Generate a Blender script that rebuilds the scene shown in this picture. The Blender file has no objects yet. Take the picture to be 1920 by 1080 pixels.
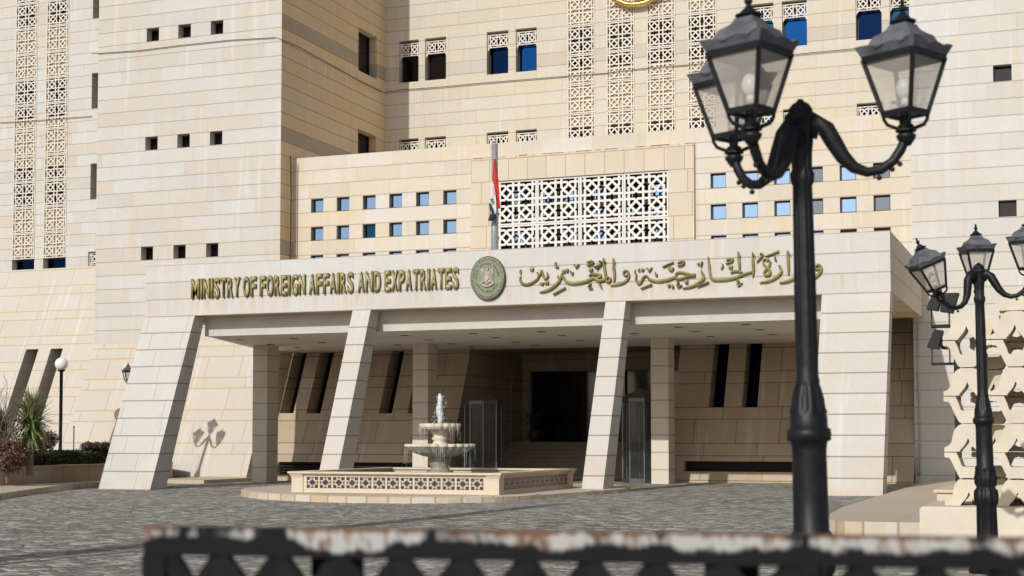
import bpy, bmesh, math, random
from mathutils import Vector, Matrix, Euler
R = math.radians
rnd = random.Random(7)
scn = bpy.context.scene
COL = scn.collection

# ------------------------------------------------------------------ camera
YAW, PITCH, FPX, SHIFT = 20.72, 2.9, 2776.0, 140.4
CAMZ = 1.6
cd = bpy.data.cameras.new('camera')
cam = bpy.data.objects.new('camera', cd)
COL.objects.link(cam)
cam.location = (0, 0, CAMZ)
cam.rotation_euler = (R(90 + PITCH), 0, R(YAW))
cd.sensor_width = 36.0
cd.lens = FPX / 1920 * 36.0
cd.shift_y = SHIFT / 1920
cd.clip_start = 0.1
cd.clip_end = 2000
cd.dof.use_dof = True
cd.dof.focus_distance = 46
cd.dof.aperture_fstop = 4.0
scn.camera = cam

# ------------------------------------------------------------------ world, sun, exposure
SUN = Vector((0.122, 1.0, -0.575)).normalized()          # the way the light travels
w = bpy.data.worlds.new('World')
scn.world = w
w.use_nodes = True
nt = w.node_tree
bg = nt.nodes['Background']
sky = nt.nodes.new('ShaderNodeTexSky')
sky.sky_type = 'NISHITA'
sky.sun_disc = False
sky.sun_elevation = math.asin(-SUN.z)
sky.sun_rotation = math.atan2(-SUN.x, -SUN.y)
sky.dust_density = 2.0
sky.air_density = 1.0
hs = nt.nodes.new('ShaderNodeHueSaturation')
hs.inputs['Saturation'].default_value = 0.55
nt.links.new(sky.outputs[0], hs.inputs['Color'])
nt.links.new(hs.outputs[0], bg.inputs[0])
bg.inputs[1].default_value = 0.072
sl = bpy.data.lights.new('sun', 'SUN')
sl.energy = 2.75
sl.angle = R(0.5)
sl.color = (1.0, 0.975, 0.93)
so = bpy.data.objects.new('sun', sl)
COL.objects.link(so)
so.rotation_euler = SUN.to_track_quat('-Z', 'Y').to_euler()
so.location = (0, 0, 60)
scn.view_settings.view_transform = 'Standard'
scn.view_settings.look = 'None'
scn.view_settings.exposure = 0.08
scn.view_settings.gamma = 1.0
scn.cycles.use_denoising = True
scn.cycles.max_bounces = 6

# ------------------------------------------------------------------ pixel helpers (pixels of the 1920x1080 photograph)
CM = cam.rotation_euler.to_matrix()
def ray(px, py):
    return CM @ Vector(((px - 960) / FPX, -(py - 540 - SHIFT) / FPX, -1.0))
def at_y(px, py, Y):
    d = ray(px, py); t = Y / d.y
    return Vector((d.x * t, Y, CAMZ + d.z * t))
def at_x(px, py, X):
    d = ray(px, py); t = X / d.x
    return Vector((X, d.y * t, CAMZ + d.z * t))
def at_z(px, py, z):
    d = ray(px, py); t = (z - CAMZ) / d.z
    return Vector((d.x * t, d.y * t, z))
def at_d(px, py, D):
    d = ray(px, py); t = D / math.hypot(d.x, d.y) * math.hypot(1, (px - 960) / FPX)
    return Vector((d.x * t, d.y * t, CAMZ + d.z * t))
def clamp(x, a=0, b=1): return max(a, min(b, x))
def gz(x, y): return 0.12 * clamp((x + 28) / 24) * clamp((y - 25) / 12)

# ------------------------------------------------------------------ materials
class NT:
    def __init__(s, name):
        s.m = bpy.data.materials.new(name); s.m.use_nodes = True
        s.t = s.m.node_tree; s.b = s.t.nodes['Principled BSDF']; s.out = s.t.nodes['Material Output']
    def n(s, t): return s.t.nodes.new(t)
    def l(s, a, b): s.t.links.new(a, b)
    def put(s, sock, v):
        if hasattr(v, 'is_linked') or isinstance(v, bpy.types.NodeSocket): s.l(v, sock)
        elif isinstance(v, tuple) and len(v) == 3 and sock.type == 'RGBA': sock.default_value = (*v, 1)
        else: sock.default_value = v
    def M(s, op, a, b=0.0, c=0.0):
        x = s.n('ShaderNodeMath'); x.operation = op
        s.put(x.inputs[0], a); s.put(x.inputs[1], b); s.put(x.inputs[2], c)
        return x.outputs[0]
    def ramp(s, v, a, b, lo=0.0, hi=1.0):
        x = s.n('ShaderNodeMapRange'); x.clamp = True
        s.put(x.inputs[0], v); s.put(x.inputs[1], a); s.put(x.inputs[2], b); s.put(x.inputs[3], lo); s.put(x.inputs[4], hi)
        return x.outputs[0]
    def mix(s, f, a, b, mode='MIX'):
        x = s.n('ShaderNodeMix'); x.data_type = 'RGBA'; x.blend_type = mode
        s.put(x.inputs[0], f); s.put(x.inputs[6], a); s.put(x.inputs[7], b)
        return x.outputs[2]
    def pos(s):
        if not hasattr(s, '_g'):
            s._g = s.n('ShaderNodeNewGeometry')
            x = s.n('ShaderNodeSeparateXYZ'); s.l(s._g.outputs['Position'], x.inputs[0]); s._p = x.outputs
            x = s.n('ShaderNodeSeparateXYZ'); s.l(s._g.outputs['True Normal'], x.inputs[0]); s._n = x.outputs
        return s._p
    def comb(s, x, y, z):
        c = s.n('ShaderNodeCombineXYZ'); s.put(c.inputs[0], x); s.put(c.inputs[1], y); s.put(c.inputs[2], z)
        return c.outputs[0]
    def noise(s, vec, scale=1.0, detail=3.0, rough=0.55):
        x = s.n('ShaderNodeTexNoise'); s.l(vec, x.inputs['Vector'])
        x.inputs['Scale'].default_value = scale; x.inputs['Detail'].default_value = detail; x.inputs['Roughness'].default_value = rough
        return x.outputs[0]
    def white(s, vec):
        x = s.n('ShaderNodeTexWhiteNoise'); s.l(vec, x.inputs['Vector']); return x.outputs[0]
    def bump(s, h, strength=0.5, dist=0.01):
        x = s.n('ShaderNodeBump'); s.put(x.inputs['Height'], h)
        x.inputs['Strength'].default_value = strength; x.inputs['Distance'].default_value = dist
        s.l(x.outputs[0], s.b.inputs['Normal'])
    def set(s, **k):
        for a, v in k.items(): s.put(s.b.inputs[a.replace('_', ' ')], v)

def plain(name, col, rough=0.6, metal=0.0, var=0.0, vscale=6.0, bump=0.0, spec=None):
    k = NT(name)
    c = col
    if var or bump:
        k.pos()
        f = k.noise(k._g.outputs['Position'], vscale, 4)
        if var:
            c = k.mix(k.ramp(f, 0.3, 0.7), tuple(x * (1 - var) for x in col), tuple(min(1, x * (1 + var)) for x in col))
        if bump: k.bump(f, bump, 0.01)
    k.set(Base_Color=c, Roughness=rough, Metallic=metal)
    if spec is not None: k.b.inputs['Specular IOR Level'].default_value = spec
    return k.m

def stone(name, c1, c2, h=0.556, z0=0.0, L=1.3, joint=0.030, jc=(0.22, 0.18, 0.14), hv=0.60, vv=0.35, streak=0.3,
          stainc=(0.60, 0.44, 0.26), alt=False, rib=False, ribf=0.75, ribc=(0.42, 0.36, 0.31), rough=0.85, seed=0.0, straw=0.0, bvar=0.26, drip=None, foot=0.0):
    """limestone cladding: courses, block-to-block colour, joints, run-off streaks"""
    k = NT(name); p = k.pos()
    isx = k.M('GREATER_THAN', k.M('ABSOLUTE', k._n[0]), 0.7)
    al = k.M('ADD', k.M('MULTIPLY', p[1], isx), k.M('MULTIPLY', p[0], k.M('SUBTRACT', 1.0, isx)))
    zz = k.M('SUBTRACT', p[2], z0)
    if alt:                                      # a tall course, then a low one
        P = 3 * h
        q = k.M('DIVIDE', zz, P); qf = k.M('FLOOR', q)
        m = k.M('SUBTRACT', zz, k.M('MULTIPLY', qf, P))
        up = k.M('GREATER_THAN', m, 2 * h)
        row = k.M('ADD', k.M('MULTIPLY', qf, 2.0), up)
        dj = k.M('MINIMUM', k.M('MINIMUM', m, k.M('ABSOLUTE', k.M('SUBTRACT', m, 2 * h))), k.M('SUBTRACT', P, m))
    else:
        q = k.M('DIVIDE', zz, h); row = k.M('FLOOR', q)
        fz = k.M('SUBTRACT', q, row)
        dj = k.M('MULTIPLY', k.M('MINIMUM', fz, k.M('SUBTRACT', 1.0, fz)), h)
    ro = k.white(k.comb(row, 3.3 + seed, 0.0))
    ll = k.M('MULTIPLY_ADD', k.white(k.comb(row, 9.1 + seed, 4.0)), L * 0.5, L * 0.75)
    bx = k.M('DIVIDE', k.M('ADD', al, k.M('MULTIPLY', ro, 7.7)), ll)
    blk = k.M('FLOOR', bx); fb = k.M('SUBTRACT', bx, blk)
    dv = k.M('MULTIPLY', k.M('MINIMUM', fb, k.M('SUBTRACT', 1.0, fb)), ll)
    rv = k.white(k.comb(row, blk, 1.7 + seed))
    rv2 = k.white(k.comb(blk, row, 5.2 + seed))
    gp = k._g.outputs['Position']
    big = k.noise(gp, 0.16, 3)
    med = k.noise(k.comb(k.M('MULTIPLY', al, 0.55), k.M('MULTIPLY', p[2], 1.1), seed + 8.0), 1.0, 4, 0.6)
    f = k.ramp(k.M('ADD', k.M('MULTIPLY', rv, bvar), k.M('ADD', k.M('MULTIPLY', big, 0.55), k.M('MULTIPLY', med, 0.62))), 0.44 + bvar * 0.3, 0.70 + bvar * 0.6)
    c = k.mix(f, c1, c2)
    c = k.mix(k.M('MULTIPLY', k.M('POWER', rv2, 2.0), bvar), c, (0.50, 0.46, 0.41))
    fine = k.noise(gp, 9.0, 5, 0.65)
    c = k.mix(k.ramp(fine, 0.35, 0.75, 0.0, 0.22), c, tuple(x * 0.72 for x in c2))
    # run-off streaks: long in z, short along the wall
    sv = k.comb(k.M('MULTIPLY', al, 2.6), k.M('MULTIPLY', p[2], 0.16), seed)
    st = k.M('MULTIPLY', k.ramp(k.noise(sv, 1.0, 5, 0.6), 0.50, 0.70), k.ramp(k.noise(gp, 0.3, 2), 0.35, 0.62))
    c = k.mix(k.M('MULTIPLY', st, streak), c, stainc)
    pale = k.comb(k.M('MULTIPLY', al, 3.4), k.M('MULTIPLY', p[2], 0.2), seed + 4.0)
    c = k.mix(k.M('MULTIPLY', k.ramp(k.noise(pale, 1.0, 4), 0.58, 0.72), 0.42), c, (0.73, 0.715, 0.685))
    if drip:                                     # rust run-off under raised letters
        dn = k.noise(k.comb(k.M('MULTIPLY', al, 5.5), k.M('MULTIPLY', p[2], 0.25), 2.0), 1.0, 4, 0.65)
        dm = k.M('MULTIPLY', k.ramp(dn, 0.50, 0.68), k.M('MULTIPLY', k.ramp(p[2], drip[0], drip[0] - 0.12), k.ramp(p[2], drip[1], drip[0] - 0.15)))
        c = k.mix(k.M('MULTIPLY', dm, 0.62), c, (0.52, 0.38, 0.22))
    if foot:                                     # splash stains at the foot
        fm_ = k.M('MULTIPLY', k.ramp(p[2], 1.5, 0.1), k.ramp(k.noise(gp, 1.1, 4, 0.6), 0.38, 0.66))
        c = k.mix(k.M('MULTIPLY', fm_, foot), c, (0.50, 0.38, 0.24))
    if straw:
        sj = k.M('MULTIPLY', k.ramp(dj, 0.02, 0.20, 1.0, 0.0), k.ramp(k.noise(gp, 0.8, 3), 0.4, 0.65))
        c = k.mix(k.M('MULTIPLY', sj, straw), c, (0.66, 0.47, 0.22))
    if rib:
        inb = None
        for lo in (8.72, 13.17, 17.60, 22.05):
            a = k.M('MULTIPLY', k.M('GREATER_THAN', p[2], lo), k.M('LESS_THAN', p[2], lo + 0.545))
            inb = a if inb is None else k.M('ADD', inb, a)
        wv = k.M('SINE', k.M('MULTIPLY', al, 2 * math.pi / 0.085))
        c = k.mix(k.M('MULTIPLY', inb, ribf), c, k.mix(k.ramp(wv, -1.0, 1.0), ribc, tuple(x * 0.72 for x in ribc)))
    jh = k.ramp(dj, joint * 0.35, joint * 0.75, 1.0, 0.0)
    jv = k.ramp(dv, joint * 0.25, joint * 0.6, 1.0, 0.0)
    jm = k.M('MAXIMUM', k.M('MULTIPLY', jh, hv), k.M('MULTIPLY', jv, vv))
    c = k.mix(jm, c, jc)
    k.set(Base_Color=c, Roughness=rough)
    k.b.inputs['Specular IOR Level'].default_value = 0.25
    k.bump(k.M('SUBTRACT', k.M('MULTIPLY', fine, 0.35), jm), 0.45, 0.012)
    return k.m

PALE1, PALE2 = (0.62, 0.625, 0.615), (0.615, 0.57, 0.495)
M = {}
M['fascia'] = stone('pale_limestone', (0.620, 0.621, 0.611), (0.614, 0.583, 0.533), h=0.56, z0=5.55, L=2.6, streak=0.4, vv=0.12, seed=1, drip=(6.12, 5.5))
M['pier'] = stone('pier_limestone', (0.595, 0.581, 0.557), (0.586, 0.560, 0.520), h=0.556, z0=0.0, L=1.25, streak=0.10, vv=0.4, hv=0.8, joint=0.032, seed=2, bvar=0.25, foot=0.35)
M['pier_single'] = stone('single_block_pier_limestone', (0.595, 0.581, 0.557), (0.586, 0.551, 0.498), h=0.556, z0=0.0, L=30, streak=0.12, vv=0.0, hv=0.8, joint=0.032, seed=22, bvar=0.3, foot=0.6)
M['tower'] = stone('tower_limestone', PALE1, PALE2, z0=13.17, L=2.0, vv=0.10, streak=0.35, seed=3, bvar=0.36)
M['tower_white'] = stone('white_tower_limestone', (0.642, 0.640, 0.626), (0.633, 0.597, 0.533), z0=13.17, L=2.2, vv=0.09, streak=0.3, hv=0.55, seed=31, bvar=0.36)
M['side'] = stone('ochre_limestone', (0.76, 0.60, 0.405), (0.72, 0.525, 0.325), z0=13.17, L=6, vv=0.15, streak=0.45, hv=0.8, jc=(0.30, 0.20, 0.11), rib=True, seed=4)
M['main'] = stone('warm_limestone', (0.614, 0.546, 0.423), (0.610, 0.578, 0.512), z0=13.17, L=2.2, vv=0.25, streak=0.5, rib=True, ribf=0.42, ribc=(0.52, 0.46, 0.40), seed=5)
M['podium'] = stone('podium_limestone', (0.680, 0.645, 0.585), (0.680, 0.585, 0.455), z0=10.43, L=1.8, vv=0.16, streak=0.45, seed=6, bvar=0.38)
M['batter'] = stone('battered_limestone', (0.593, 0.567, 0.515), (0.581, 0.535, 0.464), h=0.42, z0=0.15, L=2.0, alt=True, vv=0.7, hv=0.7, joint=0.036,
                    jc=(0.42, 0.31, 0.18), straw=0.32, streak=0.25, seed=7)
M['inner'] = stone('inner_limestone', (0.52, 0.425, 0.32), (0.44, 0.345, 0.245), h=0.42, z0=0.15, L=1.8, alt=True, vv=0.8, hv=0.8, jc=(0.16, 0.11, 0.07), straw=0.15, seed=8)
M['recess'] = stone('shaded_recess_limestone', (0.34, 0.28, 0.215), (0.29, 0.23, 0.17), h=0.42, z0=0.15, L=1.8, alt=True, vv=0.6, hv=0.6, jc=(0.10, 0.07, 0.05), seed=18)  # entrance shade partly put into this darker stone colour
M['column'] = stone('column_limestone', (0.68, 0.62, 0.53), (0.66, 0.585, 0.48), h=0.575, z0=-0.03, L=30, vv=0.0, joint=0.04, seed=9)
M['panel'] = stone('square_stone_panel', (0.66, 0.555, 0.42), (0.66, 0.585, 0.475), h=0.83, z0=7.84, L=0.84, vv=0.7, hv=0.7, joint=0.03, jc=(0.34, 0.22, 0.14), streak=0.2, seed=10)
M['island'] = stone('island_kerb_stone', (0.66, 0.62, 0.55), (0.56, 0.44, 0.28), h=2.0, z0=-1.0, L=0.62, vv=0.75, hv=0, joint=0.05, jc=(0.30, 0.24, 0.18), streak=0.5, seed=11)
M['fountain'] = stone('fountain_limestone', (0.66, 0.58, 0.46), (0.65, 0.54, 0.39), h=3.0, z0=-1.0, L=9, vv=0, hv=0, streak=0.6, stainc=(0.52, 0.33, 0.15), seed=12)
M['planter'] = stone('stained_limestone', (0.58, 0.46, 0.32), (0.50, 0.38, 0.25), h=3.0, z0=-1.0, L=1.2, vv=0.5, hv=0, streak=0.9, stainc=(0.20, 0.12, 0.07), seed=13)
M['screen'] = plain('cream_cast_stone', (0.645, 0.575, 0.465), 0.8, var=0.10, vscale=2.0, bump=0.2)
M['lattice'] = plain('cast_lattice_stone', (0.70, 0.65, 0.57), 0.8, var=0.06, vscale=3.0)
M['lattice_white'] = plain('white_lattice_stone', (0.74, 0.715, 0.67), 0.75, var=0.05, vscale=3.0)
M['spandrel'] = plain('beige_spandrel', (0.60, 0.49, 0.36), 0.85, var=0.08)
M['ceiling'] = plain('painted_plaster', (0.84, 0.79, 0.70), 0.8, var=0.05, vscale=0.6)
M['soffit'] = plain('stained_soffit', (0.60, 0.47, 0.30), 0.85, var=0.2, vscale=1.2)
M['dark'] = plain('dark_recess', (0.012, 0.011, 0.010), 0.7)
M['frame'] = plain('dark_window_frame', (0.02, 0.02, 0.022), 0.45)
M['louver'] = plain('dark_louver', (0.008, 0.008, 0.008), 0.6)
M['alu'] = plain('brushed_aluminium', (0.11, 0.115, 0.125), 0.4, 0.6)
M['bronze'] = plain('bronze_roof', (0.09, 0.075, 0.055), 0.6, 0.0, var=0.1)
def tint(name, col, rough=0.03, wob=0.02):
    k = NT(name); k.pos()
    k.set(Base_Color=col, Metallic=1.0, Roughness=rough)
    k.bump(k.noise(k._g.outputs['Position'], 0.8, 2), wob, 0.05)
    return k.m
M['glass_sky'] = tint('sky_blue_mirror_glass', (0.26, 0.40, 0.62))
M['glass_deep'] = tint('deep_blue_mirror_glass', (0.008, 0.055, 0.20))
M['glass_navy'] = tint('navy_glass', (0.004, 0.014, 0.05))
M['glass_teal'] = tint('teal_glass', (0.012, 0.065, 0.14))
M['glass_black'] = plain('black_glass', (0.004, 0.004, 0.005), 0.06)
M['glass_grey'] = tint('grey_mirror_glass', (0.16, 0.19, 0.22))
def clearglass(name, col, alpha, rough=0.08):
    k = NT(name); k.set(Base_Color=col, Roughness=rough, Alpha=alpha); return k.m
M['booth_glass'] = clearglass('smoky_clear_glass', (0.05, 0.06, 0.06), 0.30, 0.03)
M['lamp_glass'] = clearglass('dusty_lamp_glass', (0.66, 0.61, 0.54), 0.42, 0.35)
M['bulb'] = plain('frosted_bulb', (0.80, 0.80, 0.80), 0.3)
M['globe'] = plain('opal_globe', (0.82, 0.82, 0.82), 0.2)
M['iron'] = plain('black_cast_iron', (0.010, 0.0105, 0.013), 0.48, 0.0, var=0.35, vscale=14, bump=0.3, spec=0.3)
M['iron_top'] = plain('sunlit_cast_iron', (0.105, 0.11, 0.125), 0.6, 0.0, var=0.35, vscale=10, bump=0.2)  # lantern roofs: sunlight put into a lighter iron colour
M['gold'] = plain('olive_gilt_metal', (0.33, 0.285, 0.115), 0.5, 0.25, var=0.22, vscale=3)
M['gold_bright'] = plain('bright_gilt_metal', (0.42, 0.37, 0.14), 0.38, 0.4, var=0.35, vscale=3)
M['gold_edge'] = plain('dark_gilt_edge', (0.07, 0.055, 0.022), 0.5, 0.4)
M['brass'] = plain('bright_brass', (0.75, 0.52, 0.16), 0.25, 1.0, var=0.2, vscale=8, bump=0.5)
M['disc'] = plain('green_gilt_disc', (0.20, 0.225, 0.15), 0.5, 0.1, var=0.15, vscale=4)
M['eagle'] = plain('tarnished_silver', (0.36, 0.32, 0.27), 0.4, 0.4, var=0.3, vscale=12)
M['ink'] = plain('dark_letter_enamel', (0.045, 0.04, 0.025), 0.5)
M['steel'] = plain('galvanised_steel', (0.45, 0.46, 0.48), 0.4, 0.5, var=0.2, vscale=9)
M['red'] = plain('red_flag_cloth', (0.52, 0.035, 0.03), 0.8)
M['white'] = plain('white_flag_cloth', (0.72, 0.71, 0.70), 0.8)
M['black'] = plain('black_flag_cloth', (0.03, 0.026, 0.035), 0.8)
M['green'] = plain('green_flag_star', (0.01, 0.16, 0.09), 0.8)
M['cable'] = plain('black_cable', (0.03, 0.03, 0.03), 0.6)
M['tile_dark'] = plain('slate_blue_inlay', (0.035, 0.035, 0.05), 0.4)
M['tile_brown'] = plain('purple_brown_inlay', (0.115, 0.082, 0.078), 0.5)
M['tile_pink'] = plain('pink_stone_inlay', (0.50, 0.395, 0.31), 0.6, var=0.15, vscale=8)
M['bowl'] = plain('cream_bowl_stone', (0.67, 0.60, 0.475), 0.7, var=0.16, vscale=3.5, bump=0.2)
M['bowl_green'] = plain('greenish_bowl_stone', (0.66, 0.615, 0.49), 0.7, var=0.14, vscale=3.5, bump=0.2)
M['bowl_wet'] = plain('wet_pedestal_stone', (0.26, 0.255, 0.20), 0.4, var=0.35, vscale=5)
M['pave'] = plain('beige_paving', (0.56, 0.475, 0.37), 0.85, var=0.12, vscale=0.8, bump=0.1)
M['pave_dust'] = stone('dusty_pavement', (0.56, 0.48, 0.38), (0.55, 0.46, 0.34), h=50, z0=-10, L=2.4, vv=0.2, hv=0, streak=0.2, seed=14)
M['step'] = plain('dark_step_stone', (0.22, 0.185, 0.15), 0.7, var=0.15)
M['soil'] = plain('garden_soil', (0.16, 0.11, 0.07), 0.95, var=0.3)
def leafmat(name, a, b):
    k = NT(name); k.pos()
    k.set(Base_Color=k.mix(k.ramp(k.noise(k._g.outputs['Position'], 5.0, 3), 0.35, 0.65), a, b), Roughness=0.55)
    return k.m
M['hedge'] = leafmat('clipped_hedge_leaves', (0.020, 0.035, 0.010), (0.06, 0.085, 0.025))
M['yucca'] = leafmat('yucca_leaves', (0.09, 0.14, 0.045), (0.30, 0.34, 0.13))
M['redleaf'] = leafmat('dark_red_leaves', (0.06, 0.022, 0.022), (0.13, 0.06, 0.05))
M['brownleaf'] = leafmat('brown_dry_leaves', (0.09, 0.045, 0.025), (0.17, 0.09, 0.05))
M['twig'] = plain('grey_bark', (0.20, 0.15, 0.13), 0.9)
M['potleaf'] = leafmat('pot_plant_leaves', (0.012, 0.022, 0.008), (0.04, 0.045, 0.02))
M['pot'] = plain('dark_brass_pot', (0.10, 0.085, 0.03), 0.4, 0.5)
def watermat():
    k = NT('splashing_water'); k.set(Base_Color=(0.85, 0.88, 0.92), Roughness=0.25, Alpha=0.62); return k.m
M['water'] = watermat()
def pool():
    k = NT('pool_water'); k.pos(); k.set(Base_Color=(0.05, 0.07, 0.06), Roughness=0.05)
    k.bump(k.noise(k._g.outputs['Position'], 6.0, 3), 0.4, 0.03); return k.m
M['pool'] = pool()

def cobbles():
    k = NT('grey_stone_setts'); p = k.pos(); gp = k._g.outputs['Position']
    vor = []
    for feat in ('F1', 'DISTANCE_TO_EDGE'):
        v = k.n('ShaderNodeTexVoronoi'); v.voronoi_dimensions = '2D'; v.feature = feat
        v.inputs['Scale'].default_value = 6.4; v.inputs['Randomness'].default_value = 0.62
        k.l(k.comb(k.M('MULTIPLY', p[0], 0.72), p[1], 0.0), v.inputs['Vector']); vor.append(v)
    sep = k.n('ShaderNodeSeparateColor'); k.l(vor[0].outputs['Color'], sep.inputs[0])
    r1, r2, r3 = sep.outputs[0], sep.outputs[1], sep.outputs[2]
    edge = k.ramp(vor[1].outputs['Distance'], 0.015, 0.11)
    fine = k.noise(gp, 28.0, 4, 0.7)
    big = k.noise(gp, 0.20, 4)
    mid = k.noise(gp, 1.3, 3)
    c = k.mix(k.M('POWER', r1, 2.2), (0.135, 0.128, 0.122), (0.66, 0.62, 0.545))
    c = k.mix(k.ramp(big, 0.38, 0.66, 0.0, 0.5), c, (0.44, 0.41, 0.36))
    c = k.mix(k.ramp(mid, 0.5, 0.72, 0.0, 0.4), c, (0.14, 0.134, 0.13))
    c = k.mix(k.ramp(fine, 0.45, 0.8, 0, 0.5), c, (0.56, 0.53, 0.49))
    c = k.mix(k.M('MULTIPLY', k.M('SUBTRACT', 1.0, edge), 0.7), c, (0.085, 0.08, 0.076))
    k.set(Base_Color=c, Roughness=0.75)
    k.b.inputs['Specular IOR Level'].default_value = 0.3
    # each sett sits at its own tilt
    lv = k.n('ShaderNodeVectorMath'); lv.operation = 'SUBTRACT'; k.l(k.comb(k.M('MULTIPLY', p[0], 0.72), p[1], 0.0), lv.inputs[0]); k.l(vor[0].outputs['Position'], lv.inputs[1])
    ls = k.n('ShaderNodeSeparateXYZ'); k.l(lv.outputs[0], ls.inputs[0])
    tl = k.M('ADD', k.M('MULTIPLY', k.M('SUBTRACT', r2, 0.5), ls.outputs[0]), k.M('MULTIPLY', k.M('SUBTRACT', r3, 0.5), ls.outputs[1]))
    h = k.M('ADD', k.M('MULTIPLY', k.ramp(vor[1].outputs['Distance'], 0.0, 0.25), 0.7), k.M('ADD', k.M('MULTIPLY', fine, 0.22), k.M('MULTIPLY', tl, 8.0)))
    k.bump(h, 0.9, 0.035)
    return k.m
M['cobble'] = cobbles()

def railpaint():
    k = NT('chipped_rusty_black_paint'); p = k.pos(); gp = k._g.outputs['Position']
    v = k.comb(k.M('MULTIPLY', p[0], 1.0), k.M('MULTIPLY', p[1], 1.0), k.M('MULTIPLY', p[2], 0.35))
    a = k.noise(v, 24.0, 4, 0.6)
    b = k.noise(k.comb(p[0], p[1], 0.0), 4.2, 2)
    up = k.ramp(p[2], 1.375, 1.415, -0.28, 0.06)
    chip = k.ramp(k.M('ADD', k.M('ADD', k.M('MULTIPLY', a, 0.42), k.M('MULTIPLY', b, 0.85)), up), 0.585, 0.655)
    rust = k.ramp(k.M('ADD', k.noise(v, 46.0, 4), k.ramp(p[2], 1.422, 1.433, 0.0, 0.25)), 0.52, 0.66)
    c = k.mix(chip, (0.010, 0.010, 0.012), k.mix(rust, (0.42, 0.415, 0.405), (0.17, 0.095, 0.06)))
    k.set(Base_Color=c, Roughness=0.65); k.b.inputs['Specular IOR Level'].default_value = 0.12; return k.m
M['rail'] = railpaint()
M['railpaint'] = plain('black_gate_paint', (0.010, 0.010, 0.012), 0.6, var=0.3, vscale=20, spec=0.12)

# ------------------------------------------------------------------ mesh builder
class MB:
    def __init__(s): s.v = []; s.f = []; s.m = []; s.mi = 0; s.sm = []; s.smooth = False
    def add(s, pts):
        b = len(s.v); s.v += [tuple(p) for p in pts]; return b
    def face(s, idx): s.f.append(tuple(idx)); s.m.append(s.mi); s.sm.append(s.smooth)
    def quad(s, *pts):
        b = s.add(pts); s.face(range(b, b + len(pts)))
    def hexa(s, p):                                 # 4 bottom, 4 top
        b = s.add(p)
        for q in ((3, 2, 1, 0), (4, 5, 6, 7), (0, 1, 5, 4), (1, 2, 6, 5), (2, 3, 7, 6), (3, 0, 4, 7)): s.face([b + i for i in q])
    def box(s, x0, x1, y0, y1, z0, z1):
        s.hexa([(x0, y0, z0), (x1, y0, z0), (x1, y1, z0), (x0, y1, z0), (x0, y0, z1), (x1, y0, z1), (x1, y1, z1), (x0, y1, z1)])
    def bar(s, a, b, w, h, up=Vector((0, 0, 1))):   # a straight bar with a rectangular section
        a, b = Vector(a), Vector(b); d = (b - a).normalized()
        if abs(d.dot(up)) > 0.98: up = Vector((0, 1, 0))
        sd = d.cross(up).normalized() * (w / 2); u = sd.cross(d).normalized() * (h / 2)
        s.hexa([a - sd - u, a + sd - u, b + sd - u, b - sd - u, a - sd + u, a + sd + u, b + sd + u, b - sd + u])
    def prism(s, poly, fn, caps=True):              # fn(p, k) -> point, k in 0,1
        n = len(poly); b0 = s.add([fn(p, 0) for p in poly]); b1 = s.add([fn(p, 1) for p in poly])
        for i in range(n):
            j = (i + 1) % n; s.face((b0 + i, b0 + j, b1 + j, b1 + i))
        if caps: s.face(range(b0 + n - 1, b0 - 1, -1)); s.face(range(b1, b1 + n))
    def tube(s, pts, r, n=8, caps=True):
        pts = [Vector(p) for p in pts]; k = len(pts)
        r = r if isinstance(r, (list, tuple)) else [r] * k
        prev = None; rings = []
        for i, p in enumerate(pts):
            d = (pts[min(i + 1, k - 1)] - pts[max(i - 1, 0)]).normalized()
            if prev is None:
                a = Vector((0, 0, 1)) if abs(d.z) < 0.9 else Vector((1, 0, 0))
                x = d.cross(a).normalized()
            else: x = (prev - d * prev.dot(d)).normalized()
            prev = x; y = d.cross(x)
            rings.append(s.add([p + (x * math.cos(2 * math.pi * j / n) + y * math.sin(2 * math.pi * j / n)) * r[i] for j in range(n)]))
        for a, b in zip(rings, rings[1:]):
            for j in range(n): s.face((a + j, a + (j + 1) % n, b + (j + 1) % n, b + j))
        if caps: s.face(range(rings[0] + n - 1, rings[0] - 1, -1)); s.face(range(rings[-1], rings[-1] + n))
    def lathe(s, prof, c=(0, 0, 0), n=20, mod=None):
        c = Vector(c); rings = []
        for (r, z) in prof:
            rings.append(s.add([c + Vector((math.cos(2 * math.pi * j / n), math.sin(2 * math.pi * j / n), 0)) * (r * (mod(2 * math.pi * j / n, z) if mod else 1)) + Vector((0, 0, z)) for j in range(n)]))
        for a, b in zip(rings, rings[1:]):
            for j in range(n): s.face((a + j, a + (j + 1) % n, b + (j + 1) % n, b + j))
        s.face(range(rings[0] + n - 1, rings[0] - 1, -1)); s.face(range(rings[-1], rings[-1] + n))
    def ball(s, c, r, n=16, k=10, sq=1.0):
        s.lathe([(max(1e-4, r * math.sin(math.pi * i / k)), -r * sq * math.cos(math.pi * i / k)) for i in range(k + 1)], c, n)
    def build(s, name, mats, parent=None, smooth=None):
        me = bpy.data.meshes.new(name)
        me.from_pydata(s.v, [], s.f)
        for m in (mats if isinstance(mats, (list, tuple)) else [mats]): me.materials.append(m)
        me.polygons.foreach_set('material_index', s.m)
        me.polygons.foreach_set('use_smooth', [True] * len(s.f) if smooth else s.sm)
        me.update()
        o = bpy.data.objects.new(name, me); COL.objects.link(o)
        if parent is not None: o.parent = parent
        return o

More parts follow.
